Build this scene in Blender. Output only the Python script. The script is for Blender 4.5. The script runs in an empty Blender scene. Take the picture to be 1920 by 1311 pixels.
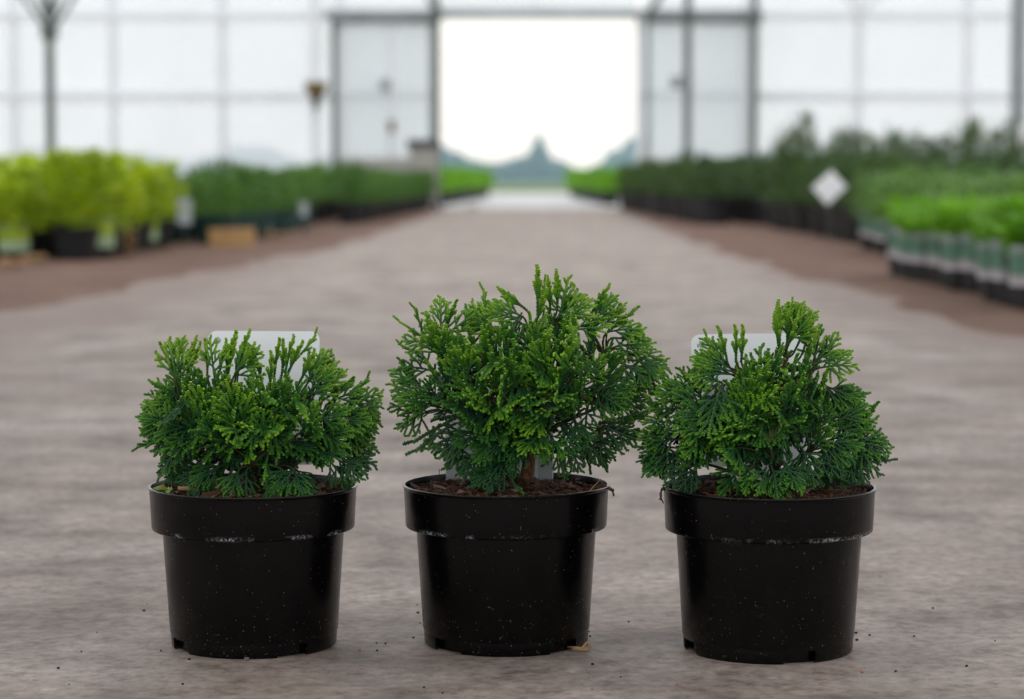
import bpy, math, random
import numpy as np
from mathutils import Vector, Matrix

scene = bpy.context.scene
COL = scene.collection
R = math.radians

# ------------------------------------------------------------------ camera, sky, exposure
cam_data = bpy.data.cameras.new('camera')
cam = bpy.data.objects.new('camera', cam_data)
COL.objects.link(cam)
cam.location = (0.0, 0.0, 0.425)
cam.rotation_euler = (R(90 - 4.04), 0.0, R(0.506))
cam_data.sensor_width = 36.0
cam_data.lens = 85.0
cam_data.clip_start = 0.05
cam_data.clip_end = 2000.0
cam_data.dof.use_dof = True
cam_data.dof.focus_distance = 2.13
cam_data.dof.aperture_fstop = 6.0
scene.camera = cam

world = bpy.data.worlds.new('overcast_sky')
scene.world = world
world.use_nodes = True
wn = world.node_tree.nodes
wn['Background'].inputs['Color'].default_value = (0.94, 0.97, 1.0, 1.0)
wn['Background'].inputs['Strength'].default_value = 1.48

scene.view_settings.view_transform = 'Standard'
scene.view_settings.look = 'None'
scene.view_settings.exposure = 0.0
scene.view_settings.gamma = 1.0
scene.view_settings.use_curve_mapping = False
scene.cycles.volume_bounces = 3
scene.cycles.transparent_max_bounces = 12
scene.cycles.max_bounces = 8


# ------------------------------------------------------------------ helpers
class MB:
    """collects vertices and faces for ONE mesh object"""
    def __init__(self):
        self.v = []; self.f = []

    def add(self, verts, faces):
        o = len(self.v)
        self.v.extend([tuple(p) for p in verts])
        self.f.extend([tuple(i + o for i in f) for f in faces])

    def box(self, x0, x1, y0, y1, z0, z1):
        vs = [(x, y, z) for z in (z0, z1) for y in (y0, y1) for x in (x0, x1)]
        self.add(vs, [(0, 2, 3, 1), (4, 5, 7, 6), (0, 1, 5, 4), (2, 6, 7, 3), (0, 4, 6, 2), (1, 3, 7, 5)])

    def tube(self, pts, radii, n=8, cap=True):
        pts = [Vector(p) for p in pts]
        rings = []
        ref = Vector((0, 0, 1))
        for i, p in enumerate(pts):
            t = (pts[min(i + 1, len(pts) - 1)] - pts[max(i - 1, 0)]).normalized()
            a = t.cross(ref)
            if a.length < 0.05:
                a = t.cross(Vector((1, 0, 0)))
            a.normalize()
            b = t.cross(a)
            r = radii[i] if hasattr(radii, '__len__') else radii
            rings.append([p + a * r * math.cos(2 * math.pi * k / n) + b * r * math.sin(2 * math.pi * k / n) for k in range(n)])
        vs = [q for ring in rings for q in ring]
        fs = []
        for i in range(len(pts) - 1):
            for k in range(n):
                k2 = (k + 1) % n
                fs.append((i * n + k, i * n + k2, (i + 1) * n + k2, (i + 1) * n + k))
        if cap:
            fs.append(tuple(range(n))[::-1]); fs.append(tuple((len(pts) - 1) * n + k for k in range(n)))
        self.add(vs, fs)

    def lathe(self, prof, n=32, closed_bottom=False):
        vs = []; fs = []
        for (r, z) in prof:
            for k in range(n):
                a = 2 * math.pi * k / n
                vs.append((r * math.cos(a), r * math.sin(a), z))
        for i in range(len(prof) - 1):
            for k in range(n):
                k2 = (k + 1) % n
                fs.append((i * n + k, i * n + k2, (i + 1) * n + k2, (i + 1) * n + k))
        if closed_bottom:
            fs.append(tuple(range(n))[::-1])
        self.add(vs, fs)

    def mesh(self, name, mat=None, smooth=False):
        m = bpy.data.meshes.new(name)
        m.from_pydata(self.v, [], self.f)
        m.update()
        if mat:
            m.materials.append(mat)
        if smooth:
            m.polygons.foreach_set('use_smooth', [True] * len(m.polygons))
        return m

    def build(self, name, mat=None, parent=None, smooth=False):
        return link(name, self.mesh(name, mat, smooth), parent)


def link(name, data, parent=None, loc=None, rot=None, scale=None):
    o = bpy.data.objects.new(name, data)
    COL.objects.link(o)
    if parent:
        o.parent = parent
    if loc is not None: o.location = loc
    if rot is not None: o.rotation_euler = rot
    if scale is not None: o.scale = scale
    return o


def tag(o, label=None, cat=None, group=None, kind=None):
    if label: o['label'] = label
    if cat: o['category'] = cat
    if group: o['group'] = group
    if kind: o['kind'] = kind
    return o


def empty(name, loc=(0, 0, 0), rz=0.0):
    return link(name, None, None, loc, (0, 0, rz))


class NT:
    """tiny node-tree helper"""
    def __init__(self, name):
        self.m = bpy.data.materials.new(name)
        self.m.use_nodes = True
        self.t = self.m.node_tree
        self.t.nodes.clear()
        self.out = self.t.nodes.new('ShaderNodeOutputMaterial')

    def n(self, kind, **kw):
        nd = self.t.nodes.new(kind)
        for k, v in kw.items():
            if k in nd.inputs.keys() if isinstance(k, str) else False:
                self.set(nd.inputs[k], v)
            else:
                setattr(nd, k, v)
        return nd

    def set(self, sock, v):
        if isinstance(v, bpy.types.NodeSocket):
            self.t.links.new(v, sock)
        elif hasattr(v, '__len__') and len(v) == 3 and sock.type == 'RGBA':
            sock.default_value = (*v, 1.0)
        else:
            sock.default_value = v

    def coord(self, which='Object', scale=(1, 1, 1)):
        tc = self.n('ShaderNodeTexCoord')
        mp = self.n('ShaderNodeMapping')
        self.set(mp.inputs['Vector'], tc.outputs[which])
        mp.inputs['Scale'].default_value = scale
        return mp.outputs['Vector']

    def noise(self, vec, scale, detail=4, rough=0.55):
        nd = self.n('ShaderNodeTexNoise')
        self.set(nd.inputs['Vector'], vec)
        nd.inputs['Scale'].default_value = scale
        nd.inputs['Detail'].default_value = detail
        nd.inputs['Roughness'].default_value = rough
        return nd.outputs['Fac']

    def ramp(self, fac, stops, interp='LINEAR'):
        nd = self.n('ShaderNodeValToRGB')
        cr = nd.color_ramp
        cr.interpolation = interp
        while len(cr.elements) < len(stops):
            cr.elements.new(0.5)
        for e, (p, c) in zip(cr.elements, stops):
            e.position = p
            e.color = (*c, 1.0) if hasattr(c, '__len__') else (c, c, c, 1.0)
        self.set(nd.inputs['Fac'], fac)
        return nd.outputs['Color']

    def mix(self, fac, a, b, blend='MIX'):
        nd = self.n('ShaderNodeMix', data_type='RGBA', blend_type=blend)
        self.set(nd.inputs[0], fac); self.set(nd.inputs[6], a); self.set(nd.inputs[7], b)
        return nd.outputs[2]

    def math(self, op, a, b=0.0, c=None):
        nd = self.n('ShaderNodeMath', operation=op)
        self.set(nd.inputs[0], a); self.set(nd.inputs[1], b)
        if c is not None: self.set(nd.inputs[2], c)
        return nd.outputs[0]

    def bump(self, h, strength=0.3, dist=0.002):
        nd = self.n('ShaderNodeBump')
        nd.inputs['Strength'].default_value = strength
        nd.inputs['Distance'].default_value = dist
        self.set(nd.inputs['Height'], h)
        return nd.outputs['Normal']

    def principled(self, color, rough=0.6, spec=0.5, metal=0.0, normal=None, **kw):
        b = self.n('ShaderNodeBsdfPrincipled')
        self.set(b.inputs['Base Color'], color)
        self.set(b.inputs['Roughness'], rough)
        self.set(b.inputs['Specular IOR Level'], spec)
        self.set(b.inputs['Metallic'], metal)
        if normal is not None: self.set(b.inputs['Normal'], normal)
        return b.outputs[0]

    def done(self, shader, socket='Surface'):
        self.t.links.new(shader, self.out.inputs[socket])
        return self.m


def simple(name, color, rough=0.6, spec=0.4, metal=0.0, var=0.12, scale=12.0, var_obj=0.0):
    t = NT(name)
    v = t.coord()
    f = t.noise(v, scale, 5)
    dark = tuple(c * (1 - var) for c in color); lite = tuple(min(1, c * (1 + var)) for c in color)
    col = t.ramp(f, [(0.3, dark), (0.7, lite)])
    if var_obj:
        oi = t.n('ShaderNodeObjectInfo')
        k = t.math('MULTIPLY_ADD', oi.outputs['Random'], 2 * var_obj, 1 - var_obj)
        hs = t.n('ShaderNodeHueSaturation')
        t.set(hs.inputs['Color'], col); t.set(hs.inputs['Value'], k)
        col = hs.outputs[0]
    return t.done(t.principled(col, rough, spec, metal))


# ------------------------------------------------------------------ materials
def mat_floor():
    t = NT('worn_concrete')
    v = t.coord()
    big = t.noise(v, 0.9, 5, 0.6)
    mid = t.noise(v, 5.5, 6, 0.62)
    fine = t.noise(v, 70.0, 5, 0.7)
    col = t.ramp(big, [(0.30, (0.270, 0.218, 0.190)), (0.52, (0.340, 0.284, 0.252)), (0.72, (0.400, 0.344, 0.312))])
    # ragged patches of brown tread dirt
    tread = t.math('MULTIPLY_ADD', t.noise(v, 1.7, 6, 0.65), 1.6, -0.30)
    tread.node.use_clamp = True
    col = t.mix(tread, col, t.ramp(mid, [(0.35, (0.165, 0.116, 0.088)), (0.65, (0.240, 0.177, 0.142))]))
    c2 = t.ramp(mid, [(0.34, (0.50, 0.46, 0.44)), (0.48, (0.95, 0.94, 0.93)), (0.66, (1.28, 1.28, 1.30))])
    col = t.mix(0.9, col, c2, 'MULTIPLY')
    c3 = t.ramp(fine, [(0.32, (0.42, 0.40, 0.39)), (0.50, (1.0, 1.0, 1.0)), (0.70, (1.45, 1.42, 1.4))])
    col = t.mix(0.75, col, c3, 'MULTIPLY')
    blot = t.noise(v, 21.0, 6, 0.7)
    col = t.mix(0.8, col, t.ramp(blot, [(0.36, (0.56, 0.52, 0.50)), (0.45, (0.96, 0.95, 0.95)), (0.60, (1.04, 1.04, 1.04)), (0.68, (1.35, 1.36, 1.38))]), 'MULTIPLY')
    # scattered pale grit
    vo = t.n('ShaderNodeTexVoronoi'); t.set(vo.inputs['Vector'], v); vo.inputs['Scale'].default_value = 240.0
    sel = t.n('ShaderNodeSeparateColor'); t.set(sel.inputs[0], vo.outputs['Color'])
    grit = t.math('MULTIPLY', t.math('LESS_THAN', vo.outputs['Distance'], 0.16), t.math('GREATER_THAN', sel.outputs[0], 0.86))
    grit = t.math('MULTIPLY', grit, t.math('GREATER_THAN', mid, 0.40))
    col = t.mix(t.math('MULTIPLY', grit, 0.6), col, (0.50, 0.43, 0.37))
    # trodden-in earth, spreading from the verges
    sx = t.n('ShaderNodeSeparateXYZ'); t.set(sx.inputs[0], v)
    ax = t.math('ABSOLUTE', t.math('ADD', sx.outputs[0], 0.1))
    edge = t.math('ADD', ax, t.math('MULTIPLY', t.noise(v, 1.1, 5, 0.6), 0.9))
    dirt = t.ramp(edge, [(0.0, 0.0), (1.0, 1.0)])
    mr = t.n('ShaderNodeMapRange'); t.set(mr.inputs[0], edge); mr.inputs[1].default_value = 1.38; mr.inputs[2].default_value = 1.75
    mr.interpolation_type = 'SMOOTHSTEP'
    col = t.mix(t.math('MULTIPLY', mr.outputs[0], 0.75), col, (0.175, 0.112, 0.088))
    h = t.math('ADD', t.math('MULTIPLY', mid, 1.0), t.math('MULTIPLY', fine, 0.35))
    return t.done(t.principled(col, 0.60, 0.32, normal=t.bump(h, 0.6, 0.006)))


def mat_earth(name, c0, c1):
    t = NT(name)
    v = t.coord()
    a = t.noise(v, 2.2, 6, 0.65); b = t.noise(v, 40, 4, 0.7)
    col = t.ramp(a, [(0.3, c0), (0.7, c1)])
    col = t.mix(0.5, col, t.ramp(b, [(0.35, (0.5, 0.48, 0.46)), (0.65, (1.25, 1.2, 1.15))]), 'MULTIPLY')
    return t.done(t.principled(col, 0.9, 0.2, normal=t.bump(b, 0.6, 0.01)))


def mat_pot():
    t = NT('black_pot_plastic')
    v = t.coord()
    oi = t.n('ShaderNodeObjectInfo')
    off = t.n('ShaderNodeVectorMath', operation='ADD'); t.set(off.inputs[0], v)
    cmb = t.n('ShaderNodeCombineXYZ'); t.set(cmb.inputs[0], t.math('MULTIPLY', oi.outputs['Random'], 7.0)); t.set(cmb.inputs[1], t.math('MULTIPLY', oi.outputs['Random'], 3.0))
    t.set(off.inputs[1], cmb.outputs[0])
    w = off.outputs[0]
    sep = t.n('ShaderNodeSeparateXYZ'); t.set(sep.inputs[0], v)
    z = sep.outputs[2]
    # splashed specks of soil
    dn = t.n('ShaderNodeTexNoise'); t.set(dn.inputs['Vector'], w); dn.inputs['Scale'].default_value = 130.0
    wv = t.n('ShaderNodeVectorMath', operation='MULTIPLY_ADD'); t.set(wv.inputs[0], dn.outputs['Color']); wv.inputs[1].default_value = (0.004, 0.004, 0.004); t.set(wv.inputs[2], w)
    vo = t.n('ShaderNodeTexVoronoi'); t.set(vo.inputs['Vector'], wv.outputs[0]); vo.inputs['Scale'].default_value = 480.0
    sc = t.n('ShaderNodeSeparateColor'); t.set(sc.inputs[0], vo.outputs['Color'])
    low = t.n('ShaderNodeMapRange'); t.set(low.inputs[0], z); low.inputs[1].default_value = 0.06; low.inputs[2].default_value = 0.0; low.inputs[3].default_value = 0.84; low.inputs[4].default_value = 0.50
    spk = t.math('MULTIPLY', t.math('LESS_THAN', vo.outputs['Distance'], t.math('MULTIPLY', t.math('POWER', sc.outputs[1], 2.0), 0.34)), t.math('GREATER_THAN', sc.outputs[0], low.outputs[0]))
    # lime crust under the collar
    bz = t.math('ABSOLUTE', t.math('SUBTRACT', z, 0.1062))
    band = t.n('ShaderNodeMapRange'); t.set(band.inputs[0], bz); band.inputs[1].default_value = 0.0036; band.inputs[2].default_value = 0.0006
    patch = t.ramp(t.noise(w, 26, 3, 0.6), [(0.50, 0.0), (0.62, 1.0)])
    crust = t.ramp(t.noise(w, 420, 4, 0.75), [(0.46, 0.0), (0.62, 1.0)])
    lime = t.math('MULTIPLY', t.math('MULTIPLY', band.outputs[0], patch), crust)
    # rubbed grey scuffs
    sv = t.n('ShaderNodeMapping'); t.set(sv.inputs['Vector'], w); sv.inputs['Scale'].default_value = (1.0, 1.0, 9.0)
    scf = t.math('MULTIPLY', t.ramp(t.noise(sv.outputs[0], 60, 5, 0.7), [(0.60, 0.0), (0.75, 1.0)]), t.ramp(t.noise(w, 18, 2), [(0.58, 0.0), (0.68, 1.0)]))
    base = t.ramp(t.noise(w, 9, 4), [(0.3, (0.0008, 0.0008, 0.0008)), (0.7, (0.0022, 0.0019, 0.0019))])
    col = t.mix(t.math('MULTIPLY', scf, 0.10), base, (0.30, 0.29, 0.29))
    col = t.mix(t.math('MULTIPLY', spk, 0.34), col, (0.27, 0.22, 0.16))
    col = t.mix(t.math('MULTIPLY', lime, 0.75), col, (0.50, 0.51, 0.53))
    ro = t.math('ADD', t.ramp(t.noise(w, 30, 4), [(0.3, 0.20), (0.7, 0.30)]), t.math('MULTIPLY', t.math('MAXIMUM', lime, spk), 0.4))
    bp = t.bump(t.noise(w, 600, 3), 0.08, 0.0006)
    return t.done(t.principled(col, ro, 0.24, normal=bp))


def mat_foliage():
    t = NT('scale_leaf_foliage')
    at = t.n('ShaderNodeVertexColor', layer_name='age')
    sc = t.n('ShaderNodeSeparateColor'); t.set(sc.inputs[0], at.outputs['Color'])
    age, ridge = sc.outputs[0], sc.outputs[1]
    oi = t.n('ShaderNodeObjectInfo')
    oc = t.n('ShaderNodeSeparateColor'); t.set(oc.inputs[0], oi.outputs['Color'])
    fresh = oc.outputs[0]                      # how young this sprig is
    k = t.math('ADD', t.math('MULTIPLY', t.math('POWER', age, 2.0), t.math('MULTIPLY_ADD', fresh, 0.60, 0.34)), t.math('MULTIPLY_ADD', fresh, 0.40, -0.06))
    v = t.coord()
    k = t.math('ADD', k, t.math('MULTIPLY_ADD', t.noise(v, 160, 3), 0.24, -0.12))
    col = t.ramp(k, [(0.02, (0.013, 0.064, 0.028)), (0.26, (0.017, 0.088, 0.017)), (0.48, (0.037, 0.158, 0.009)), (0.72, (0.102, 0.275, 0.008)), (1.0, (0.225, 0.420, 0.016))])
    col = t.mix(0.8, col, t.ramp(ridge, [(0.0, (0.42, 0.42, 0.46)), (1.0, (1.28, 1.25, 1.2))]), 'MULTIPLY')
    b = t.n('ShaderNodeBsdfPrincipled')
    t.set(b.inputs['Base Color'], col); b.inputs['Roughness'].default_value = 0.46; b.inputs['Specular IOR Level'].default_value = 0.38
    tr = t.n('ShaderNodeBsdfTranslucent'); t.set(tr.inputs['Color'], t.mix(1.0, col, (1.3, 1.5, 0.6), 'MULTIPLY'))
    mx = t.n('ShaderNodeMixShader'); mx.inputs[0].default_value = 0.16
    t.set(mx.inputs[1], b.outputs[0]); t.set(mx.inputs[2], tr.outputs[0])
    return t.done(mx.outputs[0])


def mat_leaf(name, c0, c1, trans=0.25):
    t = NT(name)
    oi = t.n('ShaderNodeObjectInfo')
    v = t.coord()
    f = t.math('ADD', t.noise(v, 14, 3), t.math('MULTIPLY_ADD', oi.outputs['Random'], 0.30, -0.15))
    col = t.ramp(f, [(0.30, c0), (0.68, c1)])
    b = t.n('ShaderNodeBsdfPrincipled'); t.set(b.inputs['Base Color'], col); b.inputs['Roughness'].default_value = 0.5; b.inputs['Specular IOR Level'].default_value = 0.35
    tr = t.n('ShaderNodeBsdfTranslucent'); t.set(tr.inputs['Color'], t.mix(1.0, col, (1.3, 1.4, 0.6), 'MULTIPLY'))
    mx = t.n('ShaderNodeMixShader'); mx.inputs[0].default_value = trans
    t.set(mx.inputs[1], b.outputs[0]); t.set(mx.inputs[2], tr.outputs[0])
    return t.done(mx.outputs[0])


def mat_bark_chip():
    t = NT('bark_mulch')
    oi = t.n('ShaderNodeObjectInfo')
    v = t.coord('Object', (1, 1, 1))
    col = t.ramp(oi.outputs['Random'], [(0.0, (0.020, 0.011, 0.008)), (0.3, (0.060, 0.026, 0.015)), (0.6, (0.120, 0.050, 0.026)), (0.84, (0.185, 0.090, 0.052)), (0.95, (0.30, 0.20, 0.15)), (1.0, (0.36, 0.26, 0.20))])
    st = t.n('ShaderNodeMapping'); t.set(st.inputs['Vector'], v); st.inputs['Scale'].default_value = (0.25, 1.6, 1.6)
    g = t.noise(st.outputs[0], 3.0, 5, 0.7)
    col = t.mix(0.85, col, t.ramp(g, [(0.32, (0.40, 0.38, 0.36)), (0.62, (1.35, 1.3, 1.25))]), 'MULTIPLY')
    return t.done(t.principled(col, 0.8, 0.25, normal=t.bump(g, 0.6, 0.3)))


def mat_film(name, white, transp, tint=(0.93, 0.96, 0.98)):
    t = NT(name)
    v = t.coord()
    f = t.noise(v, 0.9, 4)
    col = t.ramp(f, [(0.3, tuple(c * white * 0.93 for c in tint)), (0.7, tuple(c * white for c in tint))])
    tl = t.n('ShaderNodeBsdfTranslucent'); t.set(tl.inputs['Color'], col)
    df = t.n('ShaderNodeBsdfDiffuse'); t.set(df.inputs['Color'], col)
    m1 = t.n('ShaderNodeMixShader'); m1.inputs[0].default_value = 0.3
    t.set(m1.inputs[1], tl.outputs[0]); t.set(m1.inputs[2], df.outputs[0])
    tp = t.n('ShaderNodeBsdfTransparent'); tp.inputs['Color'].default_value = (0.97, 0.985, 1, 1)
    m2 = t.n('ShaderNodeMixShader'); m2.inputs[0].default_value = transp
    t.set(m2.inputs[1], m1.outputs[0]); t.set(m2.inputs[2], tp.outputs[0])
    return t.done(m2.outputs[0])


M = {
    'floor': mat_floor(),
    'earth': mat_earth('brown_earth', (0.115, 0.066, 0.050), (0.215, 0.130, 0.098)),
    'yard': mat_earth('pale_yard_paving', (0.52, 0.52, 0.53), (0.66, 0.66, 0.68)),
    'field': mat_earth('grassy_field', (0.10, 0.16, 0.05), (0.18, 0.24, 0.08)),
    'pot': mat_pot(),
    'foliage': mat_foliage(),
    'chip': mat_bark_chip(),
    'soil': mat_earth('dark_compost', (0.014, 0.008, 0.006), (0.050, 0.024, 0.015)),
    'trunk': simple('reddish_bark', (0.105, 0.048, 0.026), 0.85, 0.2, var=0.55, scale=220),
    'twig': simple('brown_green_twig', (0.050, 0.060, 0.020), 0.8, 0.2, var=0.4, scale=150),
    'card': simple('white_card_plastic', (0.88, 0.88, 0.89), 0.45, 0.4, var=0.02, scale=30),
    'card_grey': simple('grey_print', (0.42, 0.45, 0.47), 0.5, 0.4, var=0.03, scale=30),
    'card_panel': simple('pale_cream_print', (0.66, 0.66, 0.62), 0.5, 0.4, var=0.04, scale=20),
    'ink': simple('blue_black_ink', (0.05, 0.075, 0.10), 0.6, 0.2, var=0.1, scale=200),
    'ink_soft': simple('pale_green_print', (0.52, 0.58, 0.50), 0.6, 0.2, var=0.1, scale=200),
    'steel': simple('galvanised_steel', (0.30, 0.33, 0.33), 0.5, 0.5, 0.3, var=0.15, scale=6),
    'steel_dark': simple('weathered_green_steel', (0.115, 0.135, 0.120), 0.6, 0.4, 0.1, var=0.2, scale=6),
    'alu': simple('pale_aluminium', (0.78, 0.80, 0.82), 0.5, 0.5, 0.0, var=0.06, scale=5),
    'whitewrap': simple('white_plastic_wrap', (0.62, 0.61, 0.60), 0.6, 0.3, var=0.08, scale=8),
    'film': mat_film('greenhouse_film', 0.97, 0.52),
    'screen': mat_film('added_dimming_film', 0.85, 0.52, (0.97, 0.97, 0.96)),  # for the added overhead sheet that dims the near floor
    'film_door': mat_film('door_film', 0.97, 0.55, (0.96, 0.97, 0.95)),
    'kick': simple('beige_kick_board', (0.42, 0.41, 0.38), 0.7, 0.3, var=0.1, scale=3),
    'bgpot': simple('black_nursery_plastic', (0.010, 0.010, 0.011), 0.5, 0.35, var=0.2, scale=30, var_obj=0.4),
    'tealpot': simple('dark_teal_nursery_plastic', (0.006, 0.040, 0.036), 0.5, 0.35, var=0.2, scale=30, var_obj=0.3),
    'tan': simple('tan_cardboard', (0.45, 0.27, 0.12), 0.8, 0.2, var=0.15, scale=8),
    'rust': simple('rusty_brown_metal', (0.20, 0.135, 0.055), 0.7, 0.3, var=0.3, scale=12),
    'charcoal': simple('charcoal_plastic', (0.045, 0.050, 0.050), 0.6, 0.4, var=0.1),
    'greybox': simple('grey_beige_metal', (0.34, 0.32, 0.29), 0.6, 0.4, var=0.1),
    'lime_leaf': mat_leaf('yellow_green_leaf', (0.23, 0.33, 0.012), (0.52, 0.60, 0.03), 0.38),
    'green_leaf': mat_leaf('mid_green_leaf', (0.045, 0.125, 0.018), (0.115, 0.24, 0.035), 0.25),
    'dark_leaf': mat_leaf('dark_green_leaf', (0.024, 0.062, 0.014), (0.075, 0.145, 0.022), 0.2),
    'soft_leaf': mat_leaf('soft_green_leaf', (0.075, 0.165, 0.045), (0.17, 0.30, 0.075), 0.25),
    'bright_leaf': mat_leaf('bright_green_leaf', (0.085, 0.24, 0.010), (0.20, 0.42, 0.022), 0.35),
    'tree_leaf': mat_leaf('tree_crown_haze_blue', (0.018, 0.042, 0.042), (0.034, 0.068, 0.070), 0.1),  # blue of the distance haze is mixed into the crown colour
    'litter': simple('fine_bark_litter', (0.085, 0.038, 0.022), 0.85, 0.2, var=0.6, scale=200),
    'crumb': simple('dark_soil_crumb', (0.030, 0.020, 0.016), 0.9, 0.1, var=0.4, scale=300),
    'orange_bit': simple('orange_brown_fragment', (0.45, 0.16, 0.06), 0.8, 0.2, var=0.2, scale=300),
    'stone': simple('grey_pebble', (0.14, 0.125, 0.12), 0.8, 0.3, var=0.3, scale=250),
    'dry': simple('dry_straw', (0.34, 0.20, 0.10), 0.8, 0.2, var=0.25, scale=120),
    'liver': simple('pale_green_liverwort', (0.25, 0.38, 0.10), 0.5, 0.4, var=0.3, scale=160),
    'oldleaf': simple('olive_fallen_leaf', (0.17, 0.19, 0.025), 0.6, 0.3, var=0.45, scale=120),
    'root': simple('dark_dry_root', (0.06, 0.04, 0.03), 0.9, 0.1, var=0.3, scale=100),
}


# printed sleeve on the nursery pots: grey-white below, green-teal picture above
def mat_sleeve(name, a, b, c):
    t = NT(name)
    v = t.coord()
    sep = t.n('ShaderNodeSeparateXYZ'); t.set(sep.inputs[0], v)
    zz = t.math('ADD', sep.outputs[2], t.math('MULTIPLY_ADD', t.noise(v, 30, 2), 0.03, -0.015))
    mr = t.n('ShaderNodeMapRange'); t.set(mr.inputs[0], zz); mr.inputs[1].default_value = 0.05; mr.inputs[2].default_value = 0.21
    col = t.ramp(mr.outputs[0], [(0.0, a), (0.30, a), (0.42, b), (0.75, b), (0.85, c)])
    col = t.mix(0.6, col, t.ramp(t.noise(v, 40, 4), [(0.3, (0.6, 0.65, 0.6)), (0.7, (1.3, 1.3, 1.3))]), 'MULTIPLY')
    return t.done(t.principled(col, 0.5, 0.4))


M['sleeve_grey'] = mat_sleeve('grey_printed_sleeve', (0.40, 0.36, 0.38), (0.07, 0.16, 0.10), (0.20, 0.23, 0.21))
M['sleeve_lime'] = mat_sleeve('lime_printed_sleeve', (0.34, 0.44, 0.28), (0.32, 0.42, 0.02), (0.24, 0.34, 0.16))

# ------------------------------------------------------------------ the ground
WALL_Y = 35.0


def grid_floor():
    mb = MB()
    mb.add([(-16, -9, 0), (16, -9, 0), (16, WALL_Y, 0), (-16, WALL_Y, 0)], [(0, 1, 2, 3)])
    return tag(mb.build('floor', M['floor']), 'worn grey concrete path of the greenhouse', None, None, 'structure')


grid_floor()
mb = MB(); mb.add([(-60, WALL_Y, -0.004), (60, WALL_Y, -0.004), (60, 75, -0.004), (-60, 75, -0.004)], [(0, 1, 2, 3)])
tag(mb.build('floor_yard', M['yard']), 'pale paved yard seen through the open doorway', None, None, 'structure')
mb = MB(); mb.add([(-400, 75, -0.02), (400, 75, -0.02), (400, 900, -0.02), (-400, 900, -0.02)], [(0, 1, 2, 3)])
tag(mb.build('floor_field', M['field']), 'field beyond the yard', None, None, 'structure')


def verge(name, edge, outer, label):
    """low heaped strip of earth whose inner rim wanders; edge = [(y, x), ...]"""
    rng = random.Random(name)
    ys = np.linspace(edge[0][0], edge[-1][0], 220)
    xs = np.interp(ys, [e[0] for e in edge], [e[1] for e in edge])
    s = 1 if outer > 0 else -1
    mb = MB(); rows = []
    for y, x in zip(ys, xs):
        w = 0.05 * math.sin(y * 2.1 + s) + 0.035 * math.sin(y * 5.3) + rng.uniform(-0.03, 0.03)
        x = x + s * w
        rows.append([(x, y, -0.002), (x + s * 0.06, y, 0.004 + rng.uniform(0, 0.004)), (x + s * 0.25, y, 0.010 + rng.uniform(0, 0.005)), (outer, y, 0.012)])
    vs = [p for r in rows for p in r]; fs = []
    for i in range(len(rows) - 1):
        for k in range(3):
            q = (i * 4 + k, i * 4 + k + 1, (i + 1) * 4 + k + 1, (i + 1) * 4 + k)
            fs.append(q if s > 0 else q[::-1])
    mb.add(vs, fs)
    return tag(mb.build(name, M['earth'], smooth=True), label, None, None, 'structure')


verge('trim_1', [(3.0, -2.2), (7.6, -1.70), (10, -1.54), (12.3, -1.42), (15, -1.22), (20, -1.2), (28, -1.2), (34.9, -1.25)], -15.9, 'brown earth verge left of the path')
verge('trim_2', [(3.0, 1.5), (5.6, 1.18), (6.2, 1.24), (8, 1.26), (11.6, 1.12), (14.5, 1.09), (23.5, 1.12), (34.9, 1.25)], 15.9, 'brown earth verge right of the path')

# ------------------------------------------------------------------ end wall of the greenhouse
wall = empty('wall_end', (0, WALL_Y, 0)); tag(wall, 'translucent film end wall of the greenhouse with pale rails', None, None, 'structure')


def wbox(name, x0, x1, z0, z1, y0, y1, mat, parent=wall):
    mb = MB(); mb.box(x0, x1, y0, y1, z0, z1)
    o = mb.build(name, mat, parent)
    return o


def X(px, d=WALL_Y):            # metres across for a bearing measured from the path's axis
    return (px - 1000) / 4533.3 * d


mull = [-16.0, -14.2, -12.6, -11.0, -9.4, X(30), X(215), X(420), X(592), X(640)]
mullr = [X(1400), X(1605), X(1808), X(2010), 9.4, 11.0, 12.6, 14.2, 16.0]
DOOR_L, DOOR_R, DOOR_H = X(818), X(1196), 2.68
for a, b in list(zip(mull[:-1], mull[1:])) + [(X(640), DOOR_L), (DOOR_R, X(1400))] + list(zip(mullr[:-1], mullr[1:])):
    for z0, z1 in ((0.30, 1.60), (1.64, 2.72), (2.80, 3.7), (3.74, 5.2)):
        wbox('film_panel', a + 0.02, b - 0.02, z0, z1, 0.0, 0.006, M['film'])
for a, b in ((DOOR_L, -0.02), (0.02, DOOR_R)):
    for z0, z1 in ((2.80, 3.7), (3.74, 5.2)):
        wbox('film_panel', a + 0.02, b - 0.02, z0, z1, 0.0, 0.006, M['film'])
for x in mull + mullr:
    wbox('mullion', x - 0.045, x + 0.045, 0, 5.2, -0.05, 0.05, M['alu'])
wbox('mullion', -0.03, 0.03, 2.8, 5.2, -0.05, 0.05, M['alu'])
for x0, x1 in ((-16, DOOR_L), (DOOR_R, 16)):
    wbox('girt', x0, x1, 1.55, 1.67, -0.08, 0.0, M['alu'])
    wbox('girt', x0, x1, 2.71, 2.81, -0.08, 0.0, M['alu'])
    wbox('kick_board', x0, x1, 0.0, 0.30, -0.03, 0.03, M['alu'])
wbox('girt', -16, 16, 3.69, 3.75, -0.06, 0.0, M['alu'])


# unseen sheet added overhead to darken the near floor; the far part stays open
mb = MB(); mb.box(-16, 16, -9, 8.0, 3.60, 3.606)
tag(mb.build('added_dimming_sheet', M['screen']), 'unseen sheet added overhead to dim the near part of the path', None, None, 'structure')

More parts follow.
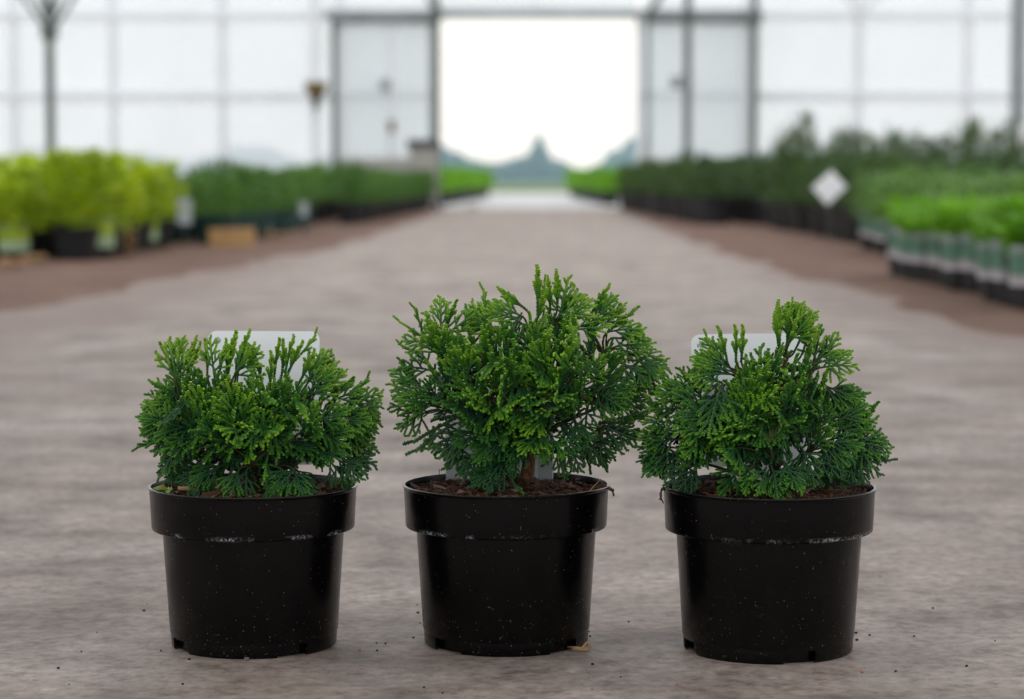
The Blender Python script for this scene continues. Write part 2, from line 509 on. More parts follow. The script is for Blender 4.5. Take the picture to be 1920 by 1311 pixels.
# the two leaves of the sliding door, slid open in front of the film
def door(name, x0, x1, rail, label):
    d = empty(name, ((x0 + x1) / 2, WALL_Y - 0.30, 0)); tag(d, label, None, None, 'structure')
    w = (x1 - x0) / 2
    for i in (-1, 1):
        wbox('stile', i * w - 0.04, i * w + 0.04, 0.06, 2.70, -0.03, 0.03, M['steel_dark' if (i > 0) == (x0 > 0) else 'steel'], d)
    wbox('top_rail', -w, w, 2.62, 2.72, -0.03, 0.03, M['steel'], d)
    wbox('bottom_rail', -w, w, 0.06, 0.14, -0.03, 0.03, M['steel'], d)
    wbox('kick_panel', -w + 0.04, w - 0.04, 0.14, 0.72, -0.012, 0.012, M['kick'], d)
    wbox('muntin', rail - 0.035, rail + 0.035, 0.72, 2.62, -0.015, 0.015, M['alu'], d)
    wbox('film_panel', -w + 0.04, rail - 0.035, 0.72, 2.62, -0.004, 0.004, M['film_door'], d)
    wbox('film_panel', rail + 0.035, w - 0.04, 0.72, 2.62, -0.004, 0.004, M['film_door'], d)
    return d


d1 = door('door_1', X(628, 34.7), X(812, 34.7), 0.10, 'left leaf of the sliding film door, slid open')
mb = MB(); mb.box(-0.05, 0.09, -0.10, -0.03, 1.68, 1.84); mb.build('latch', M['steel'], d1)
mb = MB(); mb.tube([(0.12, -0.07, 1.10), (0.12, -0.09, 1.25)], 0.05, 10); mb.tube([(0.12, -0.015, 1.17), (0.12, -0.10, 1.17)], 0.02, 8); mb.build('handle', M['rust'], d1)
d2 = door('door_2', X(1212, 34.7), X(1410, 34.7), 0.62, 'right leaf of the sliding film door, slid open')

# header track over the doorway
mb = MB(); mb.box(X(610, 34.6), X(1425, 34.6), WALL_Y - 0.42, WALL_Y - 0.34, 2.70, 2.80); mb.box(X(610, 34.6), X(1425, 34.6), WALL_Y - 0.42, WALL_Y - 0.12, 2.80, 2.825)
tag(mb.build('door_track', M['steel']), 'grey steel sliding track over the open doorway', 'track')


def post(px, d, w, h, mat, label, braces=(), collar=None, wrap=None, group=None):
    x = X(px, d)
    p = empty('greenhouse_post', (x, d, 0)); tag(p, label, 'post', group)
    mb = MB(); mb.box(-w / 2, w / 2, -w / 2, w / 2, 0.01, h); mb.build('shaft', mat, p)
    mb = MB(); mb.box(-w, w, -w, w, 0.0, 0.012); mb.build('base_plate', mat, p)
    for (x0, z0, x1, z1) in braces:
        b = MB(); b.tube([(x0, 0, z0), (x1, 0, z1)], 0.03, 8); b.build('brace', mat, p)
    if collar:
        b = MB(); b.box(-w * 0.95, w * 0.95, -w * 0.8, w * 0.8, collar - 0.07, collar + 0.07); b.build('bracket', mat, p)
    if wrap:
        b = MB(); b.lathe([(w * 0.72, 0.02), (w * 0.78, 0.06), (w * 0.75, wrap * 0.5), (w * 0.78, wrap - 0.02), (w * 0.70, wrap)], 20)
        b.build('wrap', M['whitewrap'], p, True)
    return p


post(97, 30.0, 0.100, 4.2, M['steel_dark'], 'dark green steel post with forked braces above the yellow-green shrubs', [(0, 2.2, -0.35, 2.72), (0, 2.2, 0.35, 2.72), (0, 2.32, -0.16, 2.7), (0, 2.32, 0.16, 2.7)], 2.22)
post(820, 34.4, 0.085, 4.4, M['steel_dark'], 'dark steel post at the left jamb of the doorway', [(0, 2.7, -0.2, 3.15)], 2.74)
post(1196, 34.75, 0.080, 2.7, M['alu'], 'pale steel post at the right jamb of the doorway')
post(1287, 33.5, 0.105, 4.4, M['steel_dark'], 'dark steel post standing in front of the right door leaf', [], 2.66)
post(1412, 34.3, 0.090, 4.4, M['steel_dark'], 'dark steel post at the outer edge of the right door leaf', [], 2.66)
post(1902, 20.0, 0.115, 4.0, M['steel'], 'grey steel post with a white wrapped foot at the far right', wrap=0.86)
p5 = post(592, 34.3, 0.10, 4.4, M['alu'], 'pale post left of the doorway carrying a brown lamp')
mb = MB(); mb.tube([(0.42, 0, 3.3), (0.02, 0, 2.68)], 0.05, 8)
br = mb.build('roof_brace', M['steel_dark']); br.location = (X(1206, 34.3), 34.3, 0); tag(br, 'dark diagonal roof brace rising from the right end of the doorway', 'brace')
br2 = MB(); br2.tube([(-0.35, 0, 3.2), (0.0, 0, 2.74)], 0.04, 8); br2.tube([(0.0, 0, 2.74), (0.55, 0, 3.25)], 0.04, 8)
b = br2.build('roof_brace', M['alu']); b.location = (X(1606, 34.0), 34.0, 0); tag(b, 'pale forked roof brace above the right wall', 'brace')

lamp = empty('wall_lamp', (X(594, 34.0), 34.0, 1.40)); lamp.scale = (1.25, 1.25, 1.25); tag(lamp, 'brown cone shaped lamp on the pale post left of the doorway', 'lamp')
mb = MB(); mb.lathe([(0.02, 0.0), (0.045, 0.02), (0.05, 0.10), (0.06, 0.13)], 20, True); mb.build('socket', M['charcoal'], lamp, True)
mb = MB(); mb.lathe([(0.06, 0.13), (0.09, 0.16), (0.135, 0.27), (0.145, 0.30), (0.12, 0.295), (0.05, 0.15)], 24); mb.build('shade', M['rust'], lamp, True)
mb = MB(); mb.box(-0.02, 0.02, 0.0, 0.26, 0.06, 0.10); mb.build('bracket', M['steel'], lamp)

cab = empty('control_cabinet', (X(795, 34.0), 34.0, 0)); tag(cab, 'grey beige cabinet with a dark lid beside the left door jamb', 'cabinet')
mb = MB(); mb.box(-0.20, 0.20, -0.15, 0.15, 0.12, 0.86); mb.build('body', M['greybox'], cab)
mb = MB(); mb.box(-0.23, 0.23, -0.18, 0.18, 0.86, 0.97); mb.build('lid', M['charcoal'], cab)
mb = MB(); mb.box(-0.15, 0.15, -0.165, -0.15, 0.22, 0.80); mb.build('front_door', M['greybox'], cab)
for sx in (-1, 1):
    for sy in (-1, 1):
        mb = MB(); mb.box(sx * 0.16 - 0.02, sx * 0.16 + 0.02, sy * 0.11 - 0.02, sy * 0.11 + 0.02, 0, 0.12); mb.build('leg', M['charcoal'], cab)
br = empty('junction_box', (X(1272, 33.3), 33.3, 1.66)); tag(br, 'small dark box clipped to the post before the right door leaf', 'box')
mb = MB(); mb.box(-0.11, 0.03, 0.0, 0.12, 0, 0.16); mb.build('housing', M['steel_dark'], br)
mb = MB(); mb.box(-0.09, 0.01, -0.012, 0.0, 0.02, 0.14); mb.build('cover', M['steel'], br)


# ------------------------------------------------------------------ trees and haze outdoors
def blob_tree(name, loc, crowns, label, trunk_h, seed):
    rng = random.Random(seed)
    t = empty(name, loc); tag(t, label, 'tree', 'trees far beyond the yard')
    mb = MB()
    for (cx, cz, rx, rz) in crowns:
        nu, nv = 14, 9
        vs = []; fs = []
        for j in range(nv + 1):
            th = math.pi * j / nv
            for i in range(nu):
                ph = 2 * math.pi * i / nu
                k = 1 + rng.uniform(-0.16, 0.16)
                vs.append((cx + rx * k * math.sin(th) * math.cos(ph), rx * k * math.sin(th) * math.sin(ph), cz + rz * k * math.cos(th)))
        for j in range(nv):
            for i in range(nu):
                fs.append((j * nu + i, (j + 1) * nu + i, (j + 1) * nu + (i + 1) % nu, j * nu + (i + 1) % nu))
        mb.add(vs, fs)
    mb.build('crown', M['tree_leaf'], t)
    mb = MB(); mb.tube([(0, 0, 0), (0.1, 0, trunk_h * 0.5), (0, 0, trunk_h)], [0.35, 0.28, 0.2], 8); mb.build('trunk', M['trunk'], t)
    return t


TD = 260.0
blob_tree('conifer_tree', (X(1010, TD), TD, 0), [(0, 2.0, 1.5, 2.0), (0.05, 3.3, 0.75, 1.3), (0, 4.1, 0.45, 0.9), (0.05, 4.6, 0.55, 0.45)], 'tall pointed tree at the centre of the hazy horizon', 3.0, 1)
blob_tree('broad_tree', (X(972, TD), TD, 0), [(0, 1.2, 2.0, 1.5), (1.2, 1.5, 1.5, 1.3), (-1.6, 0.9, 1.6, 1.2)], 'low rounded tree left of the pointed tree on the horizon', 1.2, 2)
blob_tree('broad_tree', (X(1044, TD), TD, 0), [(0, 0.9, 1.7, 1.5), (1.4, 0.6, 1.3, 1.1), (-1.1, 1.4, 1.3, 1.3)], 'low rounded tree right of the pointed tree on the horizon', 1.0, 3)
blob_tree('broad_tree', (X(850, TD), TD, 0), [(0, 1.6, 2.0, 1.7), (2.0, 1.2, 1.7, 1.2), (-2.4, 2.2, 2.6, 1.9), (3.6, 0.8, 1.4, 1.1)], 'hazy tree beside the left door jamb', 1.6, 4)
blob_tree('broad_tree', (X(920, TD), TD, 0), [(0, 0.9, 2.0, 1.2), (1.8, 1.1, 1.6, 1.0), (-1.8, 0.8, 1.7, 1.0)], 'low hazy tree between the left jamb and the pointed tree', 0.9, 5)
blob_tree('broad_tree', (X(1160, 320), 320, 0), [(0, 2.0, 2.4, 2.2), (2.0, 3.5, 1.7, 2.3), (-2.3, 1.1, 2.0, 1.4)], 'pale hazy tree beside the right door jamb', 2.0, 6)
for i, (px, w, h) in enumerate(((60, 7, 3.4), (250, 8, 3.0), (460, 8, 3.6), (640, 6, 3.0), (1300, 6, 3.4), (1500, 8, 3.8), (1700, 8, 3.2), (1880, 7, 3.6))):
    blob_tree('broad_tree', (X(px, TD), TD + i, 0), [(0, h * 0.5, w * 0.55, h * 0.55), (w * 0.4, h * 0.4, w * 0.4, h * 0.45), (-w * 0.4, h * 0.4, w * 0.42, h * 0.42)], 'tree row showing dimly through the film wall', 1.2, 10 + i)

t = NT('morning_haze')
vs_ = t.n('ShaderNodeVolumeScatter'); vs_.inputs['Color'].default_value = (0.50, 0.76, 1.0, 1); vs_.inputs['Density'].default_value = 0.0028; vs_.inputs['Anisotropy'].default_value = 0.0
t.done(vs_.outputs[0], 'Volume')
mb = MB(); mb.box(-400, 400, 80, 330, -0.015, 60); tag(mb.build('haze', t.m), 'pale morning haze over the field', 'haze', None, 'stuff')

# ------------------------------------------------------------------ nursery stock along the path
def leaf_card(mb, p, d, up, l, w):
    d = d.normalized(); s = d.cross(up)
    if s.length < 1e-3: s = Vector((1, 0, 0))
    s.normalize(); n = s.cross(d)
    a = p + d * l * 0.45 + n * l * 0.06
    mb.add([p, a + s * w / 2, p + d * l - n * l * 0.10, a - s * w / 2, a + n * w * 0.12], [(0, 1, 4), (1, 2, 4), (2, 3, 4), (3, 0, 4)])


def shrub_mesh(name, h, r, n, l, w, mat, seed, shape='round', z0=0.0):
    rng = random.Random(seed); mb = MB()
    nst = 9
    for k in range(n):
        a = rng.uniform(0, 2 * math.pi); u = rng.random()
        if shape == 'round':
            z = h * (0.08 + 0.92 * u); rr = r * (0.45 + 0.75 * math.sin(math.pi * min(1, 0.22 + 0.70 * u))) * math.sqrt(rng.uniform(0.25, 1)) * 0.85
        elif shape == 'spire':
            z = h * (0.03 + 0.97 * u); rr = r * (1.02 - u) ** 0.75 * math.sqrt(rng.uniform(0.2, 1)) + 0.006
        else:
            z = h * (0.25 + 0.75 * u); rr = r * (0.5 + 0.6 * u) * math.sqrt(rng.uniform(0.15, 1))
        p = Vector((rr * math.cos(a), rr * math.sin(a), z0 + z))
        d = Vector((math.cos(a) * rng.uniform(0.3, 1), math.sin(a) * rng.uniform(0.3, 1), rng.uniform(-0.1, 1.1))) + Vector((rng.uniform(-.4, .4), rng.uniform(-.4, .4), 0))
        leaf_card(mb, p, d, Vector((rng.uniform(-.5, .5), rng.uniform(-.5, .5), 1)), l * rng.uniform(0.7, 1.2), w * rng.uniform(0.7, 1.2))
    for k in range(nst):                       # a few stems that stick out on top
        a = rng.uniform(0, 2 * math.pi); q = rng.uniform(0.2, 0.8) * r
        top = Vector((q * math.cos(a), q * math.sin(a), z0 + h * rng.uniform(0.85, 1.12)))
        mb.tube([(0.2 * q * math.cos(a), 0.2 * q * math.sin(a), z0 - 0.03), top], [0.004, 0.002], 4, False)
        for j in range(5):
            b = rng.uniform(0, 6.28)
            leaf_card(mb, top - Vector((0, 0, 0.012 * j)), Vector((math.cos(b), math.sin(b), 1.0)), Vector((0, 0, 1)), l * 0.8, w * 0.8)
    return mb.mesh(name, mat)


def nursery_pot_mesh(name, r, h, mat):
    mb = MB()
    mb.lathe([(r * 0.74, 0), (r * 0.78, h * 0.05), (r * 0.93, h * 0.82), (r, h * 0.84), (r * 1.03, h), (r * 0.96, h), (r * 0.92, h * 0.90), (0.001, h * 0.88)], 24, True)
    m = mb.mesh(name, mat, False)
    return m


def sleeve_mesh(name, r, h, mat, z0, z1, half=R(70)):
    mb = MB(); n = 12
    vs = []; fs = []
    for rr in (1.0, 1.03):
        for z in (z0, z1):
            q = r * (0.78 + 0.17 * z / (h * 0.82)) * 1.06 * rr if z < h * 0.82 else r * 1.08 * rr
            q = max(q, r * 1.045 * rr)
            for k in range(n + 1):
                a = -math.pi / 2 - half + 2 * half * k / n
                vs.append((q * math.cos(a), q * math.sin(a), z))
    m = n + 1
    for k in range(n):
        fs.append((2 * m + k, 2 * m + k + 1, 3 * m + k + 1, 3 * m + k))
        fs.append((k, m + k, m + k + 1, k + 1))
        fs.append((m + k, 3 * m + k, 3 * m + k + 1, m + k + 1)); fs.append((k, k + 1, 2 * m + k + 1, 2 * m + k))
    fs.append((0, 2 * m, 3 * m, m)); fs.append((n, m + n, 3 * m + n, 2 * m + n))
    mb.add(vs, fs)
    return mb.mesh(name, mat)


POT_B = nursery_pot_mesh('pot', 0.13, 0.21, M['bgpot'])
POT_L = nursery_pot_mesh('pot', 0.12, 0.155, M['bgpot'])
POT_T = nursery_pot_mesh('pot', 0.125, 0.17, M['tealpot'])
POT_S = nursery_pot_mesh('pot', 0.085, 0.17, M['bgpot'])
SLV_G = sleeve_mesh('sleeve', 0.085, 0.17, M['sleeve_grey'], 0.075, 0.20)
SLV_L = sleeve_mesh('sleeve', 0.12, 0.155, M['sleeve_lime'], 0.05, 0.20, R(42))
SHR = {
    'lime': [shrub_mesh('foliage', 0.30, 0.16, 200, 0.080, 0.045, M['lime_leaf'], s, 'round', 0.14) for s in (1, 2, 3)],
    'green': [shrub_mesh('foliage', 0.29, 0.16, 330, 0.050, 0.022, M['green_leaf'], s, 'round', 0.15) for s in (4, 5, 6)],
    'dark': [shrub_mesh('foliage', 0.33, 0.17, 380, 0.055, 0.018, M['dark_leaf'], s, 'round', 0.19) for s in (7, 8, 9)],
    'spire': [shrub_mesh('foliage', 0.60, 0.15, 420, 0.065, 0.014, M['dark_leaf'], s, 'spire', 0.19) for s in (10, 11, 12)],
    'soft': [shrub_mesh('foliage', 0.25, 0.13, 300, 0.050, 0.016, M['soft_leaf'], s, 'round', 0.15) for s in (13, 14, 15)],
    'bright': [shrub_mesh('foliage', 0.13, 0.10, 190, 0.050, 0.030, M['bright_leaf'], s, 'tuft', 0.15) for s in (16, 17, 18)],
    'yard': [shrub_mesh('foliage', 0.36, 0.24, 300, 0.085, 0.04, M['bright_leaf'], s, 'round', 0.19) for s in (19, 20)],
}
prng = random.Random(77)


def nursery(kind, potmesh, loc, name, label, group, sleeve=None, scale=1.0):
    o = empty(name, loc, 0.0); tag(o, label, 'potted plant', group)
    o.scale = (scale,) * 3
    link('pot', potmesh, o)
    link('foliage', prng.choice(SHR[kind]), o, None, (0, 0, prng.uniform(0, 6.28)), (prng.uniform(0.9, 1.1),) * 2 + (prng.uniform(0.86, 1.1),))
    if sleeve: link('sleeve', sleeve, o, None, (0, 0, prng.uniform(-0.3, 0.3)))
    return o


def visible(x, y, margin=0.35):
    return -1000 / 4533.3 * y - margin < x < 920 / 4533.3 * y + margin


TEENS = 'first second third fourth fifth sixth seventh eighth ninth tenth eleventh twelfth thirteenth fourteenth fifteenth sixteenth seventeenth eighteenth nineteenth'.split()


def ordinal(n):
    if n <= 19: return TEENS[n - 1]
    tens, u = divmod(n, 10)
    return ('twentieth', 'thirtieth', 'fortieth')[tens - 2] if u == 0 else ('twenty-', 'thirty-', 'forty-')[tens - 2] + TEENS[u - 1]


def block(kind, pot, xr, yr, step, name, label, group, skip=None, sleeve=None, sleeve_p=0.0, jit=0.03, scale=(0.92, 1.08)):
    y = yr[0]; n = 0; k = 0
    while y < yr[1]:
        x = xr(y)[0]; first = True
        while abs(x) < abs(xr(y)[1]):
            if visible(x, y) and not (skip and skip(x, y)):
                front = first or y < yr[0] + step * 1.5
                sl = sleeve if front and prng.random() < sleeve_p else None
                if first:
                    k += 1
                    text = label + ', path-side row, ' + ordinal(k) + ' from the front'
                else:
                    text = label + (', printed sleeve' if sl else '') + ', farther from the path'
                nursery(kind, pot, (x + prng.uniform(-jit, jit), y + prng.uniform(-jit, jit), 0.013), name, text,
                        group + ('' if first else ' farther from the path' + (' with sleeves' if sl else '')), sl, prng.uniform(*scale))
                n += 1; first = False
            x += step * (1 if x > 0 else -1)
        y += step
    return n


cnt = []
# left side
cnt.append(block('lime', POT_L, lambda y: (-2.32, -3.6), (12.3, 14.8), 0.33, 'leafy_shrub', 'yellow-green leafy shrub, black pot, far left', 'yellow-green shrubs', None, SLV_L, 0.7))
cnt.append(block('green', POT_T, lambda y: (-2.02, -3.3), (15.35, 21.4), 0.36, 'green_shrub', 'mid green shrub, teal pot, left side', 'green shrubs in teal pots'))
cnt.append(block('green', POT_S, lambda y: (-1.66 + (y - 22) * 0.015, -2.9), (22.0, 33.6), 0.46, 'green_shrub', 'mid green shrub, black pot, left of doorway', 'green shrubs left of the doorway', scale=(1.0, 1.15)))
# right side
cnt.append(block('bright', POT_S, lambda y: (1.62, 2.05), (7.6, 10.4), 0.20, 'bedding_plant', 'bright green bedding plant, right edge', 'bright bedding plants at the right edge', None, SLV_G, 1.0))
cnt.append(block('soft', POT_S, lambda y: (2.0 if y > 10.6 else 2.2, 2.9), (10.6, 14.6), 0.25, 'soft_green_plant', 'soft green feathery plant, right side', 'soft green plants on the right', None, SLV_G, 0.8))
cnt.append(block('dark', POT_B, lambda y: (2.15, 3.6), (15.2, 18.2), 0.38, 'dark_shrub', 'dark bushy shrub behind the diamond tag', 'dark shrubs behind the diamond tag'))
cnt.append(block('spire', POT_B, lambda y: (2.1, 4.4), (18.6, 20.8), 0.42, 'upright_conifer', 'tall dark upright conifer by wrapped post', 'tall upright conifers on the right'))
cnt.append(block('dark', POT_B, lambda y: (1.68 - (y - 20) * 0.03, 3.0), (21.8, 33.4), 0.48, 'dark_shrub', 'dark shrub, black pot, right of doorway', 'dark shrubs right of the doorway', scale=(1.0, 1.2)))
# in the yard
cnt.append(block('yard', POT_B, lambda y: (-1.45 + (y - 40) * 0.02, -2.2), (38.0, 56.0), 0.9, 'yard_shrub', 'bright green yard shrub left of way', 'bright yard shrubs on the left'))
cnt.append(block('yard', POT_B, lambda y: (1.2 - (y - 40) * 0.015, 2.2), (38.0, 56.0), 0.9, 'yard_shrub', 'bright green yard shrub right of way', 'bright yard shrubs on the right'))
print('nursery plants', cnt, sum(cnt))

# tags and odd things among the stock
dt = empty('diamond_tag', (X(1551, 13.6), 13.55, 0.0)); tag(dt, 'white diamond shaped tag on a cane among the green plants on the right', 'tag')
mb = MB(); s = 0.098
mb.add([(-s, 0, 0.376), (-0.01, 0, 0.376 - s), (s, 0, 0.380), (0.01, 0, 0.376 + s), (-s, 0.003, 0.376), (-0.01, 0.003, 0.376 - s), (s, 0.003, 0.380), (0.01, 0.003, 0.376 + s)],
       [(0, 1, 2, 3), (7, 6, 5, 4), (0, 4, 5, 1), (1, 5, 6, 2), (2, 6, 7, 3), (3, 7, 4, 0)])
mb.build('card', M['card'], dt)
mb = MB(); mb.tube([(0, 0.008, 0.01), (0, 0.008, 0.40)], 0.0022, 8); mb.build('cane', M['steel_dark'], dt)
for (px, d, w, z0, h, lab) in ((346, 15.15, 0.09, 0.14, 0.16, 'white plant tag beside the last yellow-green shrub'), (570, 18.3, 0.06, 0.14, 0.11, 'small white plant tag among the teal pots')):
    g = empty('plant_tag', (X(px, d), d, 0)); tag(g, lab, 'tag')
    mb = MB(); mb.box(-w / 2, w / 2, 0, 0.003, z0, z0 + h); mb.build('card', M['card_grey'], g)
    mb = MB(); mb.box(-0.008, 0.008, 0.003, 0.006, 0.01, z0 + 0.05); mb.build('stake', M['charcoal'], g)
cb = empty('cardboard_box', (X(433, 14.7), 14.75, 0.012), R(3)); tag(cb, 'low tan cardboard box on the left verge before the teal pots', 'box')
mb = MB(); mb.box(-0.135, 0.135, -0.09, 0.09, 0, 0.105); mb.build('body', M['tan'], cb)
mb = MB(); mb.box(-0.138, -0.002, -0.093, 0.093, 0.105, 0.109); mb.build('flap', M['tan'], cb)
mb = MB(); mb.box(0.002, 0.138, -0.093, 0.093, 0.105, 0.112); mb.build('flap', M['tan'], cb)
for i, (px, y, w, lab) in enumerate(((12, 11.0, 0.20, 'dry tan leaf heap at the far left edge of the verge'), (60, 11.7, 0.10, 'small yellow-brown leaf heap before the yellow-green shrubs'), (522, 16.6, 0.20, 'orange-brown leaf heap on the verge before the teal pots'), (240, 13.0, 0.05, 'narrow dry upright leaf bundle between the black pots'), (884, 33.0, 0.22, 'tan leaf heap on the verge near the doorway'))):
    rng = random.Random(i); mb = MB()
    for k in range(60):
        a = rng.uniform(0, 6.28); q = w * math.sqrt(rng.random()) * 0.5
        leaf_card(mb, Vector((q * math.cos(a), q * math.sin(a), 0.004 + rng.uniform(0, 0.10 if i == 3 else 0.035))), Vector((rng.uniform(-1, 1), rng.uniform(-1, 1), rng.uniform(-.1, 1.2 if i == 3 else .3))), Vector((0, 0, 1)), 0.05, 0.03)
    o = mb.build('leaf_heap', M['dry']); o.location = (X(px, y), y, 0.012); tag(o, lab, 'leaves', None, 'stuff')

# ------------------------------------------------------------------ the three potted dwarf conifers
SPRIGS_A = [
    (-69,92.8,-74,134.4,0,'f'), (-69,94,-84.7,130.7,5,'c'), (-70.3,100.4,-62.7,134.4,0,'f'), (-59,102.9,-54.6,131.3,8,'c'),
    (-61.5,99.1,-49.6,130,10,'c'), (-33.9,100.4,-36.4,126.9,-10,'f'), (-41.4,99.1,-43.3,126.9,5,'c'), (-31.4,100.4,-26.4,123.7,0,'c'),
    (-23.9,99.1,-19.5,141.4,-5,'c'), (-21.4,100.4,-16.4,134.4,-10,'c'), (-15.1,100.4,1.8,127.5,-12,'c'), (-16.4,99.1,3.7,123.7,-8,'f'),
    (-12.6,109.2,-7.6,133.2,8,'c'), (30,102.9,35.2,137.6,0,'c'), (36.2,111.7,50,124.3,6,'t'), (32.5,100.4,40,123.7,-8,'c'),
    (26.2,99.1,28.1,126.2,0,'c'), (17.4,87.7,18.7,116.1,-25,'c'), (8.7,92.8,3,116.8,5,'c'), (4.9,94,-3.9,111.7,10,'c'),
    (21.2,100.4,23.1,122.5,-14,'c'), (50,94,57.5,113.6,5,'f'), (42.5,92.8,48.1,104.8,-5,'c'), (57.5,85.2,77.6,99.1,0,'f'),
    (55,87.7,68.2,101.6,5,'c'), (63.8,77.6,92,94.7,0,'c'), (70.1,75.1,88.9,82.7,-10,'f'), (83.8,72.6,102,91.5,0,'t'),
    (86.4,71.3,105.1,82.7,5,'f'), (83.8,67.5,107.7,71.9,0,'f'), (81.3,62.5,108.3,65.6,-4,'c'), (80.1,56.2,106.4,51.1,0,'f'),
    (77.6,59.9,101.4,57.4,-20,'f'), (76.3,48.6,101.4,41.6,0,'f'), (80.1,39.7,101.4,35.3,5,'f'), (81.3,30.9,106.4,20.8,0,'f'),
    (76.3,27.1,105.8,14.5,-5,'f'), (73.8,25.8,101.4,10.7,-12,'f'), (70.1,22.1,88.9,1.8,-15,'d'), (51.3,82.7,63.8,97.8,-20,'f'),
    (61.3,54.9,83.8,65,-35,'f'), (61.3,42.3,88.9,48.6,-35,'f'), (55,29.6,82.6,25.8,-40,'d'), (-59,75.1,-82.8,92.1,0,'f'),
    (-61.5,71.3,-90.3,80.1,0,'f'), (-64,77.6,-79,87.7,-10,'c'), (-67.7,67.5,-97.8,75.7,0,'f'), (-70.3,62.5,-102.8,67.5,0,'f'),
    (-69,56.2,-102.2,62.5,-10,'f'), (-69,52.4,-102.8,52.4,0,'f'), (-67.7,47.3,-97.8,48.6,-15,'f'), (-74,42.3,-99.1,37.8,5,'t'),
    (-64,39.7,-92.8,43.5,-10,'f'), (-67.7,35.9,-81.5,18.3,0,'t'), (-64,37.2,-76.5,25.8,-10,'d'), (-59,28.4,-70.9,13.2,0,'d'),
    (-54,25.8,-65.2,14.5,-5,'d'), (-36.4,15.7,-61.5,5.6,-20,'f'), (-33.9,13.2,-42.7,0.6,-40,'d'), (-23.9,17,-41.4,8.2,-40,'f'),
    (-7.6,13.2,-11.4,-7,-60,'d'), (-1.3,13.2,-3.9,-8.3,-55,'d'), (20,32.2,17.4,13.2,-60,'t'), (19.3,15.7,16.2,-10.8,-62,'t'),
    (38.7,13.2,23.7,-7,-60,'f'), (41.3,12,28.7,-4.5,-62,'d'), (42.5,12,49.4,-4.5,-60,'d'), (-51.5,52.4,-76.5,48.6,-40,'f'),
    (-51.5,46,-75.3,54.9,-30,'f'), (-46.4,39.7,-64,37.2,-45,'d'),
]
OUTLINE_A = [(-74,99.1), (-59,105.4), (-36.4,105.4), (-18.9,105.4), (1.2,99.1), (20,100.4), (38.7,102.9), (57.5,92.8), (76.3,82.7), (91.4,67.5), (91.4,33.4), (83.8,17), (45,10.7), (13.7,5.6), (-36.4,8.2), (-59,17), (-76.5,29.6), (-90.3,44.8), (-89,62.5), (-79,80.1)]
